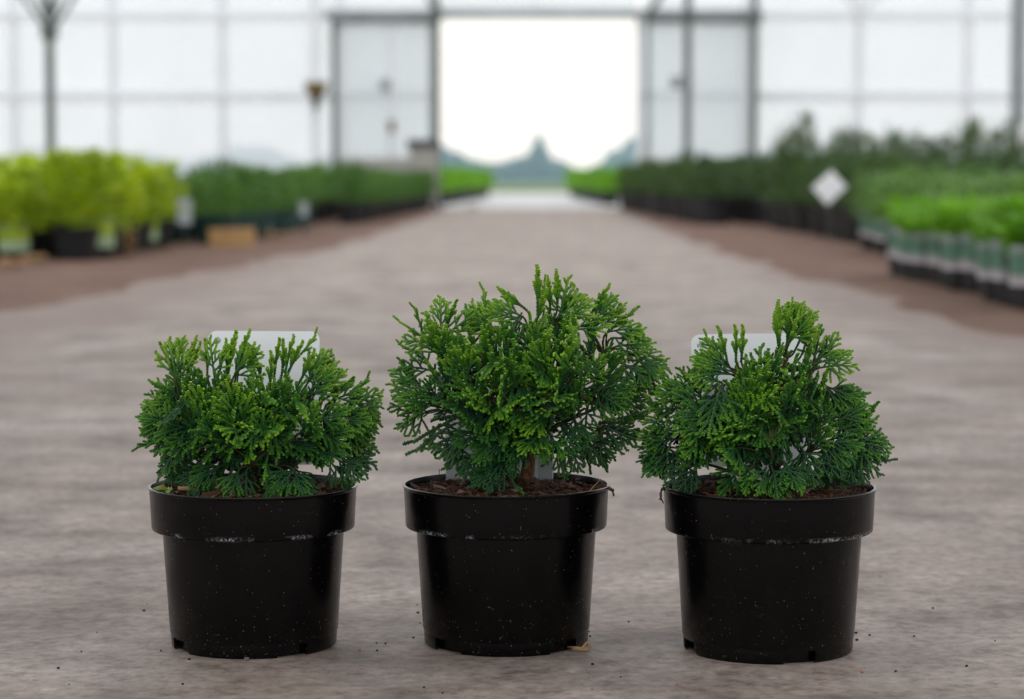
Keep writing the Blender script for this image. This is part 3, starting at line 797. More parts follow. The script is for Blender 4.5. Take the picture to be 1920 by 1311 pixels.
SPRIGS_B = [
    (29,153.7,27.3,199.7,0,'c'), (46.9,158.6,46.9,195.6,0,'c'), (50.1,153.7,52.6,189.8,-4,'f'), (45.3,150.4,70.5,171.8,-8,'f'),
    (51.8,148.8,72.1,164.4,-14,'f'), (19.2,158.6,-3.6,177.5,0,'c'), (15.9,152.1,-12.6,166.8,-8,'f'), (12.7,147.1,-6.9,155.4,-20,'f'),
    (40.4,157,39.6,173.4,-14,'c'), (33.9,153.7,35.5,188.2,5,'t'), (27.3,145.5,30.6,164.4,-20,'c'), (76.2,153.7,86,174.2,0,'c'),
    (76.2,147.1,95.8,164.4,-6,'f'), (81.1,143.9,98.2,156.2,0,'f'), (61.5,138.9,90.9,145.5,-25,'f'), (-59,138.9,-61.4,166,0,'f'),
    (-57.4,137.3,-50.9,155.4,-6,'c'), (-55.7,135.6,-40.3,147.1,-10,'f'), (-19.9,145.5,-17.5,166,5,'t'), (-13.4,138.9,-28.1,161.9,0,'f'),
    (-6.9,138.9,-32.9,155.4,-10,'f'), (-70.4,129.1,-90,148,0,'t'), (-73.7,130.7,-78.6,148,5,'t'), (-62.3,125.8,-83.4,130.7,-5,'f'),
    (-67.1,122.5,-70.4,141.4,-15,'c'), (-59,115.9,-62.3,134,-25,'f'), (-52.5,109.4,-50.9,127.4,-35,'f'), (-70.4,109.4,-89.1,125.8,5,'t'),
    (-65.5,102.8,-94,108.6,0,'f'), (-78.6,86.4,-103,104.4,0,'f'), (-75.3,81.5,-105.4,91.3,-5,'f'), (-68.8,83.1,-97.3,84.7,-10,'f'),
    (-73.7,71.6,-103,71.6,0,'f'), (-65.5,71.6,-93.2,76.5,-20,'f'), (-70.4,66.7,-88.3,58.5,0,'f'), (-46,60.1,-90,43.7,8,'t'),
    (-46,55.2,-89.1,35.5,0,'t'), (-37.8,47,-74.5,33.8,-5,'f'), (-32.9,40.4,-63.9,28.9,-8,'f'), (-32.9,35.5,-57.4,24,0,'d'),
    (-19.9,30.6,-38.6,16.6,-12,'f'), (-10.1,22.3,-31.3,12.5,-25,'f'), (-5.2,17.4,-19.9,4.3,-40,'d'), (-0.4,17.4,-6.9,2.6,-45,'d'),
    (1.3,10.9,7.8,-2.3,-50,'t'), (92.5,138.9,112,143.9,0,'f'), (94.1,142.2,100.6,147.1,6,'c'), (97.4,134,118.6,133.2,0,'f'),
    (100.6,125.8,123.5,128.3,-4,'f'), (113.7,119.2,133.2,117.6,0,'f'), (116.9,112.7,139.7,108.6,-6,'f'), (116.9,106.1,130,93.8,0,'d'),
    (105.5,109.4,121.8,99.5,-12,'d'), (97.4,79.8,122.6,80.6,-4,'f'), (100.6,73.2,139.7,62.6,0,'t'), (87.6,56.8,132.4,61.8,-4,'t'),
    (87.6,55.2,131.6,56.8,4,'t'), (89.2,53.5,127.5,43.7,0,'t'), (89.2,51.9,121.8,37.1,-8,'f'), (73,43.7,97.4,22.3,-8,'f'),
    (71.3,40.4,92.5,22.3,0,'d'), (69.7,43.7,81.1,22.3,0,'t'), (66.4,45.3,71.3,19.1,5,'t'), (51.8,40.4,65.6,22.3,-15,'f'),
    (43.6,37.1,47.7,19.1,-20,'d'), (82.7,102.8,77.8,86.4,-5,'t'), (87.6,96.2,105.5,86.4,-15,'f'), (76.2,102.8,77.8,109.4,0,'t'),
    (29,43.7,19.2,33.8,-60,'f'), (35.5,60.1,19.2,50.3,-60,'f'), (77.8,73.2,99,71.6,-20,'f'), (73,66.7,71.3,55.2,-30,'d'),
    (2.9,43.7,-6.9,29.7,-47,'d'), (12.7,47,6.2,31.4,-47,'d'), (19.2,37.1,9.4,24.8,-44,'d'), (2.9,30.6,-3.6,18.2,-40,'f'),
    (12.7,28.9,2.9,15.8,-35,'d'), (-6.9,40.4,-20.7,32.2,-45,'f'), (25.7,50.3,28.2,36.3,-46,'d'), (-19.9,47,-34.6,40.4,-40,'f'),
    (38.7,47,42,36.3,-46,'d'), (51.8,53.5,59.1,40.4,-45,'f'), (61.5,60.1,68.9,46.2,-30,'f'), (81.1,83.1,92.5,76.5,-20,'f'),
    (-62.3,73.2,-72,79.8,-30,'f'), (-57.4,83.1,-63.9,94.6,-35,'c'),
]
OUTLINE_B = [(-62.3,138.9), (-19.9,153.7), (27.3,161.9), (68.1,158.6), (92.5,142.2), (115.3,115.9), (84.4,86.4), (73,63.4), (53.4,45.3), (32.2,35.5), (2.9,14.1), (-26.4,22.3), (-41.1,50.3), (-75.3,68.3), (-81.8,89.7), (-72,112.7)]
SPRIGS_C = [
    (8.4,124.3,8.4,167.7,0,'c'), (15.7,128.7,15.7,155.2,4,'c'), (17.1,133.1,27.4,158.9,0,'f'), (17.1,131.6,31,145.6,-6,'f'),
    (-38.4,111,-45.7,135.3,0,'c'), (-37,108.1,-48.7,129.4,6,'t'), (-31.1,111,-32.6,136.8,-6,'c'), (-26.7,111,-26.7,133.8,-12,'c'),
    (28.8,118.4,33.9,139,0,'c'), (21.5,119.9,28.8,133.8,8,'t'), (6.9,122.8,5.4,134.6,-10,'c'), (14.2,122.8,17.1,134.6,-14,'c'),
    (27.4,108.1,36.9,128.7,-12,'c'), (39.1,111,50.7,123.5,0,'f'), (40.5,109.5,57.3,116.9,-5,'f'), (44.9,106.6,58.1,108.1,-12,'f'),
    (49.3,90.4,62.4,84.5,0,'f'), (-37,106.6,-57.4,116.2,0,'f'), (-37,103.6,-59.6,111.7,-6,'f'), (-39.9,100.7,-56,100.7,-12,'f'),
    (-42.8,93.3,-69.9,97,0,'f'), (-45.7,90.4,-66.9,92.6,6,'t'), (-60.3,78.6,-77.9,89.6,0,'f'), (-85.2,75.6,-94,91.9,0,'c'),
    (-72,81.5,-85.9,86,-8,'f'), (-76.4,69.8,-96.2,70.5,-6,'f'), (-89.6,58,-99.8,67.5,0,'c'), (-82.3,56.5,-104.9,56.5,-8,'f'),
    (-82.3,47.7,-112.2,46.9,0,'f'), (-85.2,41.8,-112.2,43.2,-8,'f'), (-86.7,34.4,-110.1,33.7,-4,'f'), (-83.7,30,-110.1,23.3,0,'f'),
    (-83.7,25.5,-102,17.4,-8,'f'), (-75,24.1,-85.9,10.8,-15,'d'), (-63.3,21.1,-72,10.1,-25,'f'), (-60.3,69.8,-75,75.6,-30,'f'),
    (-57.4,60.9,-79.4,63.9,-40,'f'), (-57.4,49.1,-76.4,49.1,-45,'f'), (-60.3,40.3,-73.5,35.9,-50,'d'), (-57.4,31.4,-75,25.5,-40,'f'),
    (55.1,69.8,78.5,80.8,0,'f'), (56.6,68.3,79.3,75.6,8,'t'), (59.5,58,85.1,72,-4,'f'), (75.6,50.6,88,64.6,0,'c'),
    (63.9,50.6,84.4,58,-8,'f'), (53.7,66.8,66.8,77.1,5,'f'), (68.3,43.2,108.5,44,0,'f'), (75.6,40.3,97.5,37.3,-10,'f'),
    (78.5,32.9,104.8,19.7,0,'t'), (75.6,31.4,99.7,13.8,-6,'f'), (66.8,30,90.2,10.1,-10,'f'), (61,31.4,84.4,6.4,0,'d'),
    (55.1,30,61,3.4,-10,'d'), (56.6,28.5,74.1,4.2,-14,'d'), (49.3,37.3,71.2,40.3,-20,'f'), (46.4,40.3,66.8,31.4,-25,'f'),
    (47.8,34.4,63.9,18.2,-20,'d'), (47.8,44.7,62.4,52.1,-8,'f'), (27.4,31.4,31.7,18.2,-40,'d'), (34.7,25.5,48.6,21.1,-25,'f'),
    (-7.7,13.8,-12.1,-3.9,-70,'d'), (-1.9,13.8,-1.9,2,-72,'d'), (2.5,7.9,6.9,-3.9,-66,'d'), (-31.1,13.8,-41.3,3.4,-50,'d'),
    (-34,32.9,-39.2,28.5,-60,'f'), (9.8,18.2,12.7,6.4,-65,'d'), (-19.4,16.7,-25.3,3.4,-60,'d'), (36.1,43.2,42,57.2,-10,'f'),
    (33.2,37.3,28.8,51.3,-25,'f'), (44.9,55,42,69.8,5,'f'), (40.5,60.9,50.7,71.2,0,'f'), (28.8,34.4,39.1,40.3,-15,'f'),
]
OUTLINE_C = [(-37,111), (-28.2,122.8), (-7.7,128.7), (9.8,128.7), (34.7,124.3), (53.7,109.5), (56.6,84.5), (44.9,60.9), (31.7,40.3), (20,13.8), (-16.5,10.8), (-42.8,13.8), (-75,25.5), (-92.5,37.3), (-94,52.1), (-77.9,69.8), (-56,78.6), (-42.8,93.3)]


def pot_mesh(name, seed, notch0, rim=0.0953, H=0.1435):
    """thin-walled pot with a deep collar and four drainage notches in its foot"""
    n = 144
    prof_o = [(0.0735, 0.0), (0.0752, 0.0022), (0.0757, 0.0108), (0.0757, 0.0116), (0.0762, 0.0135), (0.0765, 0.0140), (0.0825, 0.1052), (0.0905, 0.1050), (0.0918, 0.1058), (0.0923, 0.1075), (0.0935, 0.134), (0.0940, 0.1405), (rim, 0.1418), (rim + 0.0002, 0.1428), (rim - 0.0008, H), (rim - 0.0026, H - 0.0002)]
    prof_i = [(0.0918, 0.139), (0.0908, 0.1085), (0.0812, 0.1070), (0.0750, 0.0160), (0.0742, 0.0116), (0.0738, 0.0108), (0.0733, 0.0022), (0.0728, 0.0)]
    prof = prof_o + prof_i
    vs = []; fs = []
    wob = random.Random(seed).uniform(0, 6.28)
    for (r, z) in prof:
        for k in range(n):
            a = 2 * math.pi * k / n
            q = r * (1 + 0.004 * math.sin(2 * a + wob) * (z / H) ** 2)
            vs.append((q * math.cos(a), q * math.sin(a), z))
    m = len(prof)

    def notch(k):
        d = (math.degrees(2 * math.pi * (k + 0.5) / n) - notch0) % 90
        d = min(d, 90 - d)
        return d < 12.0
    for i in range(m):
        j = (i + 1) % m
        low = prof[i][1] < 0.011 and prof[j][1] < 0.011
        for k in range(n):
            k2 = (k + 1) % n
            if low and notch(k):
                continue
            fs.append((i * n + k, i * n + k2, j * n + k2, j * n + k))
    io, ii = 2, m - 3                             # rings just above the notches
    for k in range(n):
        k2 = (k + 1) % n
        if notch(k):
            fs.append((io * n + k, ii * n + k, ii * n + k2, io * n + k2))
        if notch(k) != notch((k + 1) % n):        # close the notch cheeks
            c = (k + 1) % n
            fs.append((0 * n + c, 1 * n + c, 2 * n + c, ii * n + c, (m - 2) * n + c, (m - 1) * n + c))
    o = len(vs); vs.append((0, 0, 0.0110))        # raised floor of the pot
    for k in range(n):
        fs.append((ii * n + k, o, ii * n + (k + 1) % n))
    mb = MB(); mb.add(vs, fs)
    mb.lathe([(0.0690, 0.0006), (0.0700, 0.0109)], 48)   # recessed skirt behind the notches
    me = mb.mesh(name, M['pot'], True)
    return me


def smooth_angle(o, ang=R(35)):
    mod = o.modifiers.new('edges', 'EDGE_SPLIT'); mod.split_angle = ang


# --- sprig meshes: flat fans of scale-leaved cordlets
class Spray:
    HEX = [(math.cos(a), math.sin(a)) for a in [k * math.pi / 3 for k in range(6)]]

    def __init__(self):
        self.v = []; self.f = []; self.c = []; self.nv = 0

    def cord(self, pts, wid, a0, a1, pitch=0.0022, thick=0.66):
        pts = np.asarray(pts, float)
        seg = np.linalg.norm(np.diff(pts, axis=0), axis=1); s = np.concatenate([[0], np.cumsum(seg)]); L = s[-1]
        n = max(3, int(round(L / pitch)))
        pos = []; hw = []; ht = []; col = []
        for i in range(n):
            u = i / n
            g = wid * (0.80 + 0.30 * min(1, u * 1.3))
            if i == n - 1: g *= 0.86
            even = i % 2 == 0
            pos += [(i + 0.02) / n, (i + 0.86) / n]
            hw += [g * 0.70, g * (1.38 if even else 1.0)]
            ht += [g * thick * 0.86, g * thick * (0.92 if even else 1.32)]
            ag = a0 + (a1 - a0) * u
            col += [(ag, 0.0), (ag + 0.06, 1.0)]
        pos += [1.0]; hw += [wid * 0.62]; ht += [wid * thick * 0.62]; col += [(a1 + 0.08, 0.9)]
        q = np.array(pos) * L
        P = np.stack([np.interp(q, s, pts[:, k]) for k in range(3)], 1)
        T = np.gradient(P, axis=0); T /= np.linalg.norm(T, axis=1)[:, None] + 1e-12
        Nn = np.array([0, 0, 1.0]); Lt = np.cross(Nn, T); Lt /= np.linalg.norm(Lt, axis=1)[:, None] + 1e-9
        Up = np.cross(T, Lt)
        m = len(pos)
        hw = np.array(hw); ht = np.array(ht)
        ring = np.zeros((m, 6, 3))
        for k, (c, sn) in enumerate(self.HEX):
            ring[:, k] = P + Lt * (hw * c)[:, None] + Up * (ht * sn)[:, None]
        o = self.nv
        self.v.append(ring.reshape(-1, 3)); self.nv += m * 6
        self.c += [x for x in col for _ in range(6)]
        for i in range(m - 1):
            for k in range(6):
                k2 = (k + 1) % 6
                self.f.append((o + i * 6 + k, o + i * 6 + k2, o + (i + 1) * 6 + k2, o + (i + 1) * 6 + k))
        self.f.append(tuple(o + (m - 1) * 6 + k for k in range(6)))

    def mesh(self, name):
        v = np.concatenate(self.v)
        m = bpy.data.meshes.new(name)
        m.from_pydata(v.tolist(), [], self.f)
        ca = m.color_attributes.new('age', 'FLOAT_COLOR', 'POINT')
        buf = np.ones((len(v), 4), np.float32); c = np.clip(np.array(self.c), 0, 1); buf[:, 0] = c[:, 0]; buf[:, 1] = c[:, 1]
        ca.data.foreach_set('color', buf.ravel())
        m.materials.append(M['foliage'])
        return m


def curve2d(p0, ang, length, bend, n=9):
    """a cordlet in the fan plane that starts at p0 with heading ang (0 = along +y) and bends"""
    pts = [np.array(p0, float)]
    for i in range(n):
        a = ang + bend * (i + 0.5) / n
        pts.append(pts[-1] + np.array([math.sin(a), math.cos(a)]) * length / n)
    return pts


def spray_mesh(kind, seed):
    """unit sprig: base at origin, tip near (0, 0.055, 0)"""
    rng = random.Random(seed)
    sp = Spray()
    L = 0.055
    droop = {'f': rng.uniform(4.0, 9.0), 'd': rng.uniform(7, 11), 'c': rng.uniform(-1, 2), 't': rng.uniform(0, 4)}[kind]
    cup = {'f': 6.0, 'd': 9.0, 'c': 2.0, 't': 3.0}[kind] * rng.uniform(0.6, 1.3)
    wv = rng.uniform(0, 6.28)

    def lift(p, jz=0.0):
        x, y = p
        return (x, y, -droop * (x * x + y * y) * 0.5 - cup * x * x + jz + 0.0006 * math.sin(140 * y + wv + 90 * x))

    def put(pts, wid, a0, a1, jz=0.0):
        n = len(pts)
        sp.cord([lift(p, jz * i / n) for i, p in enumerate(pts)], wid, a0, a1)

    W = 0.00190 * (1.18 if kind == 'c' else 1.0)
    axis = curve2d((0, 0), rng.uniform(-0.12, 0.12), L, rng.uniform(-0.25, 0.25), 14)
    put(axis, W * 1.02, 0.08, 1.0)
    if kind == 't':
        nside, spread, frac = rng.randint(2, 4), 0.5, 0.34
        start = 0.45
    elif kind == 'c':
        nside, spread, frac = rng.randint(5, 8), 0.34, 0.40
        start = 0.22
    elif kind == 'd':
        nside, spread, frac = rng.randint(8, 10), 0.85, 0.58
        start = 0.12
    else:
        nside, spread, frac = rng.randint(7, 10), rng.uniform(0.70, 1.0), 0.72
        start = 0.10
    side = rng.choice((-1, 1))
    for i in range(nside):
        u = start + (0.93 - start) * (i / max(1, nside - 1)) ** 0.9
        k = min(len(axis) - 2, int(u * (len(axis) - 1)))
        p = axis[k]; q = axis[k + 1]
        head = math.atan2(q[0] - p[0], q[1] - p[1])
        side = -side
        l = max(0.0055, (1.04 - u) * L * frac * rng.uniform(0.78, 1.12) + 0.004)
        if kind == 't': l = rng.uniform(0.008, 0.016)
        ang = head + side * spread * (1.05 - 0.35 * u) * rng.uniform(0.85, 1.15)
        pts = curve2d(p, ang, l, -side * spread * 0.45 * rng.uniform(0.6, 1.2), 10)
        jz = rng.uniform(-0.004, 0.004)
        put(pts, W * rng.uniform(0.88, 1.02), 0.10 + 0.35 * u, 1.0, jz)
        if l > 0.013 and kind != 't':
            ns = int(l / (0.0088 if kind != 'c' else 0.011))
            s2 = rng.choice((-1, 1))
            for j in range(ns):
                u2 = 0.26 + 0.64 * j / max(1, ns - 1) if ns > 1 else 0.5
                kk = min(len(pts) - 2, int(u2 * (len(pts) - 1)))
                a, b = pts[kk], pts[kk + 1]
                hd = math.atan2(b[0] - a[0], b[1] - a[1])
                s2 = -s2
                l2 = max(0.0045, (1.0 - u2) * l * 0.62 + 0.003) * rng.uniform(0.8, 1.15)
                pp = curve2d(a, hd + s2 * spread * 0.8 * rng.uniform(0.8, 1.15), l2, -s2 * 0.25, 6)
                sp.cord([lift(p_, jz * u2 + rng.uniform(-0.0003, 0.0003) + jz * 0.4 * n_ / 7) for n_, p_ in enumerate(pp)], W * rng.uniform(0.84, 0.98), 0.15 + 0.35 * u + 0.2 * u2, 1.0)
    return sp.mesh('foliage_sprig')


SPRAYS = {k: [spray_mesh(k, 100 * ord(k) + i) for i in range(n)] for k, n in (('f', 14), ('d', 8), ('c', 9), ('t', 5))}
print('spray tris', {k: [2 * len(m.polygons) for m in v][:3] for k, v in SPRAYS.items()})


def frame(base, tip, normal_hint):
    y = (tip - base).normalized()
    x = y.cross(normal_hint)
    if x.length < 1e-3: x = y.cross(Vector((1, 0.2, 0.3)))
    x.normalize()
    z = x.cross(y)
    return Matrix((x, y, z)).transposed()


def chip_mesh(seed):
    rng = random.Random(seed)
    l, w, t = 1.0, rng.uniform(0.16, 0.52), rng.uniform(0.06, 0.15)
    vs = []
    for z in (-1, 1):
        for (x, y) in ((-1, -0.5), (-0.35, -1), (0.5, -0.9), (1, -0.2), (0.75, 0.7), (-0.1, 1.0), (-0.8, 0.7)):
            vs.append((l * (x + rng.uniform(-.18, .18)) * 0.5, w * (y + rng.uniform(-.22, .22)) * 0.5, t * 0.5 * (z + rng.uniform(-.5, .5))))
    mb = MB()
    mb.add(vs, [tuple(range(7))[::-1], tuple(range(7, 14))] + [(k, (k + 1) % 7, 7 + (k + 1) % 7, 7 + k) for k in range(7)])
    return mb.mesh('bark_chip', M['chip'])


CHIPS = [chip_mesh(s) for s in range(14)]


def inside(pt, poly):
    x, y = pt; c = False
    for (x1, y1), (x2, y2) in zip(poly, poly[1:] + poly[:1]):
        if (y1 > y) != (y2 > y) and x < (x2 - x1) * (y - y1) / (y2 - y1) + x1:
            c = not c
    return c


def edge_dist(pt, poly):
    p = Vector(pt); best = 1e9
    for a, b in zip(poly, poly[1:] + poly[:1]):
        a = Vector(a); b = Vector(b); ab = b - a
        t = max(0, min(1, (p - a).dot(ab) / ab.length_squared))
        best = min(best, (a + ab * t - p).length)
    return best


def potted_conifer(loc, rim_scale, notch0, sprigs, outline, trunk_x, seed, label, n_front, n_back, depth, second, stems):
    rng = random.Random(seed)
    H = 0.1435
    root = empty('potted_conifer', loc); tag(root, label, 'potted plant', 'three potted dwarf conifers in front')
    po = link('pot', pot_mesh('pot', seed, notch0), root); po.scale = (rim_scale, rim_scale, rim_scale * 1.0216)
    smooth_angle(po)
    po['label'] = 'black plastic pot with a deep collar'
    rim = H * rim_scale * 1.0216
    # compost bed
    mb = MB(); nr, ns = 12, 48
    vs = [(0, 0, rim - 0.004)]; fs = []
    for i in range(1, nr + 1):
        r = 0.0905 * rim_scale * i / nr
        for k in range(ns):
            a = 2 * math.pi * k / ns
            vs.append((r * math.cos(a), r * math.sin(a), rim - 0.0055 - 0.003 * (i / nr) ** 2 + rng.uniform(-0.0012, 0.0012)))
    for k in range(ns):
        fs.append((0, 1 + k, 1 + (k + 1) % ns))
    for i in range(nr - 1):
        for k in range(ns):
            k2 = (k + 1) % ns
            fs.append((1 + i * ns + k, 1 + (i + 1) * ns + k, 1 + (i + 1) * ns + k2, 1 + i * ns + k2))
    mb.add(vs, fs); mb.build('compost', M['soil'], root)
    for i in range(270):
        a = rng.uniform(0, 6.28); q = 0.0865 * rim_scale * math.sqrt(rng.random())
        s = rng.choice((rng.uniform(0.005, 0.010), rng.uniform(0.007, 0.014), rng.uniform(0.010, 0.019)))
        s = min(s, 2 * (0.0905 * rim_scale - q) + 0.004)
        zc = rim - 0.0052 - 0.003 * (q / 0.09) ** 2 + rng.uniform(-0.0005, 0.0032)
        link('bark_chip', rng.choice(CHIPS), root, (q * math.cos(a), q * math.sin(a), zc),
             (rng.gauss(0, 0.5), rng.gauss(0, 0.30), rng.uniform(0, 6.28)), (s * 1.25, s * rng.uniform(0.8, 1.2), s * rng.uniform(0.8, 1.3)))
    mb = MB()
    for i in range(1500):
        a = rng.uniform(0, 6.28); q = 0.089 * rim_scale * math.sqrt(rng.random())
        p = Vector((q * math.cos(a), q * math.sin(a), rim - 0.0045 - 0.003 * (q / 0.09) ** 2 + rng.uniform(0, 0.002)))
        d = Vector((rng.gauss(0, 1), rng.gauss(0, 1), rng.gauss(0, 0.3))).normalized() * rng.uniform(0.001, 0.0035)
        w = Vector((-d.y, d.x, 0)).normalized() * rng.uniform(0.0003, 0.0009); u = Vector((0, 0, rng.uniform(0.0003, 0.0009)))
        mb.add([p - d - w, p - d + w, p + d + w, p + d - w, p + u], [(0, 1, 4), (1, 2, 4), (2, 3, 4), (3, 0, 4), (3, 2, 1, 0)])
    tag(mb.build('bark_litter', M['litter'], root), None, None, None, 'stuff')

    # where sprigs go: (base, tip, normal, kind, freshness) in pot coordinates
    todo = []
    mm = 0.001

    def place(x, z, y):            # rim-centred traced mm; y = depth in mm; seen from about 7.5 degrees above
        return Vector((x * mm, y * mm, rim + (z - 0.130 * y) * mm))
    cx = sum(p[0] for p in outline) / len(outline); zmin = min(p[1] for p in outline); zmax = max(p[1] for p in outline)
    zc = zmin + 0.42 * (zmax - zmin)
    for (bx, bz, tx, tz, dy, kind) in sprigs:
        byd = dy * 0.7 + rng.uniform(-3, 3)
        b = place(bx, bz, byd); t_ = place(tx, tz, dy + rng.uniform(-3, 3))
        h = (tz - zmin) / (zmax - zmin)
        if kind == 'd':
            nrm = Vector((rng.uniform(-.4, .4), -0.75, 0.7))
        elif kind == 'f':
            nrm = Vector((rng.uniform(-.35, .35), -1.0, 0.55 + rng.uniform(-.3, .4)))
        else:
            nrm = Vector((rng.uniform(-.6, .6), -1.0, rng.uniform(-.3, .5)))
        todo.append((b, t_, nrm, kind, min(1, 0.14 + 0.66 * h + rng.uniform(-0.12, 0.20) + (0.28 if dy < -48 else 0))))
        if kind in 'fd' and rng.random() < second:                # each shoot carries a second, shorter sprig just behind it
            v = t_ - b; ax = Vector((0, 1, 0)); ang = rng.choice((-1, 1)) * rng.uniform(0.2, 0.55)
            v2 = Matrix.Rotation(ang, 3, ax) @ v * rng.uniform(0.62, 0.85)
            off = Vector((0, rng.uniform(0.006, 0.014), rng.uniform(-0.003, 0.002)))
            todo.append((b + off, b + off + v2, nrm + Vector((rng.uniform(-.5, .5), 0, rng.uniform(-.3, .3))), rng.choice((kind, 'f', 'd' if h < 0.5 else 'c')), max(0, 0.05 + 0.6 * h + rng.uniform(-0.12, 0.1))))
    # the sprigs inside the outline, spread over the dome facing out, front then back
    for side, count in ((-1, n_front), (1, n_back)):
        pts = []; tries = 0
        while len(pts) < count and tries < 20000:
            tries += 1
            p = (rng.uniform(min(q[0] for q in outline), max(q[0] for q in outline)), rng.uniform(zmin, zmax))
            if not inside(p, outline): continue
            dmin = 9.5 if side < 0 else 14
            if any((p[0] - q[0]) ** 2 + (p[1] - q[1]) ** 2 < dmin ** 2 for q in pts) and tries < 12000: continue
            pts.append(p)
        for (x, z) in pts:
            e = min(1.0, edge_dist((x, z), outline) / 42.0)
            yd = side * depth * math.sqrt(1 - (1 - e) ** 2) * rng.uniform(0.62, 1.0)
            tip = place(x, z, yd)
            h = (z - zmin) / (zmax - zmin)
            out = Vector(((x - cx) * mm, yd * 1.0 * mm, (z - zc) * mm)).normalized()
            lift_ = 1.0 if h > 0.55 else (0.35 if h > 0.3 else -0.15)
            d = (out * rng.uniform(0.7, 1.1) + Vector((rng.uniform(-.35, .35), rng.uniform(-.25, .25), lift_ * rng.uniform(0.5, 1.1)))).normalized()
            if rng.random() < 0.30 and h < 0.75:
                d = (d + Vector((0, 0, -0.9))).normalized()
            l = rng.uniform(0.034, 0.052)
            base = tip - d * l
            base.z = max(base.z, rim + 0.004)
            kind = rng.choice('ffcc' if h > 0.62 else ('fffdc' if h > 0.3 else 'fffdd'))
            nrm = Vector((out.x + rng.uniform(-.5, .5), out.y * 1.0 + rng.uniform(-.4, .4), 0.75 if h < 0.6 else 0.2))
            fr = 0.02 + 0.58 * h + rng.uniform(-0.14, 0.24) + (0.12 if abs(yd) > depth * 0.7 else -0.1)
            todo.append((base, tip, nrm, kind, max(0, min(1, fr))))
    # trunk, then one twig from trunk to each sprig
    tr = MB(); path = []
    tw = MB()
    for n_, s_ in enumerate(stems):
        pts = [Vector((p[0] * mm, p[1] * mm, rim + p[2] * mm)) for p in s_[0]]
        if n_ == 0:
            tr.tube(pts, [r * mm for r in s_[1]], 10)
        else:
            tw.tube(pts, [r * mm * 0.6 for r in s_[1]], 8)
        path.append(pts)
    tk = tr.build('trunk', M['trunk'], root, True)
    nodes = [p for pts in path for (a, b_) in zip(pts[:-1], pts[1:]) for p in (a, a.lerp(b_, 0.33), a.lerp(b_, 0.66), b_)]
    nodes = [p for p in nodes if p.z > rim + 0.010]
    for (b, t_, nrm, kind, fr) in todo:
        src = min(nodes, key=lambda p: (p - b).length + max(0, p.z - b.z + 0.010) * 1.6)
        d = (t_ - b).normalized(); L = (b - src).length
        c1 = src + (b - src) * 0.4 + Vector((rng.uniform(-.15, .15) * L, rng.uniform(-.2, .2) * L, rng.uniform(-0.08, 0.16) * L)); c2 = b - d * min(0.3 * L, 0.02)
        pts = []
        for i in range(7):
            u = i / 6
            pts.append(src * (1 - u) ** 3 + c1 * 3 * u * (1 - u) ** 2 + c2 * 3 * u * u * (1 - u) + (b + d * 0.002) * u ** 3)
        tw.tube(pts, [0.0014 - 0.0006 * i / 6 for i in range(7)], 5, False)
    tw.build('branchwork', M['twig'], root, True)
    # now the sprigs themselves
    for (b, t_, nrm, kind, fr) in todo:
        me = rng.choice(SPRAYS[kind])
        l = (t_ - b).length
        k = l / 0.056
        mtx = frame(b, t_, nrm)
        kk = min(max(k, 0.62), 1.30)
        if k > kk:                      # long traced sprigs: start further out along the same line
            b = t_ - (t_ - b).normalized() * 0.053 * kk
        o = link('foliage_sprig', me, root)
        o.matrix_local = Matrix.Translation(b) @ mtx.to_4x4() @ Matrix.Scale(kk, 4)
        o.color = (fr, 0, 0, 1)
    return root, rim


POTS = [(-0.2555, 2.190), (-0.0248, 2.202), (0.2130, 2.172)]
pa, rim_a = potted_conifer((POTS[0][0], POTS[0][1], 0), 1.0, 214.0, SPRIGS_A, OUTLINE_A, 0, 11,
    'low wide dwarf conifer in a black pot, leftmost of the three in front', 84, 34, 72, 0.65,
    [([(0, 0, -8), (2, -2, 8), (-4, 0, 24), (-14, 4, 45)], [6, 5, 4, 2]), ([(2, -2, 4), (14, 2, 22), (32, 4, 48)], [4.5, 3.5, 1.8]), ([(0, 0, 4), (-22, 0, 18), (-52, 0, 34)], [4, 3, 1.6]), ([(2, 0, 6), (34, -4, 22), (64, 0, 36)], [4, 3, 1.6]), ([(0, 0, 6), (4, -22, 18), (6, -44, 26)], [4, 3, 1.5]), ([(0, 0, 6), (4, 22, 18), (-2, 44, 40)], [4, 3, 1.5])])
pb, rim_b = potted_conifer((POTS[1][0], POTS[1][1], 0), 1.0, 225.0, SPRIGS_B, OUTLINE_B, 0, 23,
    'tallest dwarf conifer in a black pot, bare trunk, middle of the front three', 102, 44, 80, 0.45,
    [([(20, -6, -8), (19, -6, 6), (22, -4, 30), (26, 0, 60), (22, 0, 100), (22, 0, 135)], [8, 6.5, 5.5, 4.5, 3, 1.6]), ([(22, -4, 26), (-10, -4, 48), (-50, 0, 75)], [4.5, 3, 1.6]), ([(24, -2, 40), (50, 0, 55), (85, 0, 70)], [4, 3, 1.6]), ([(25, 0, 60), (-5, 2, 95), (-40, 4, 120)], [4, 3, 1.6]), ([(24, 0, 70), (60, 2, 100), (90, 2, 115)], [4, 3, 1.6]), ([(22, -4, 34), (14, -30, 50), (8, -52, 70)], [4, 3, 1.5]), ([(24, 0, 50), (20, 30, 70), (16, 50, 90)], [4, 3, 1.5]), ([(19, -6, 2), (0, -14, 16), (-22, -22, 26)], [4, 3, 1.5]), ([(22, -2, 28), (60, -2, 30), (88, 0, 34)], [3.5, 2.5, 1.4])])
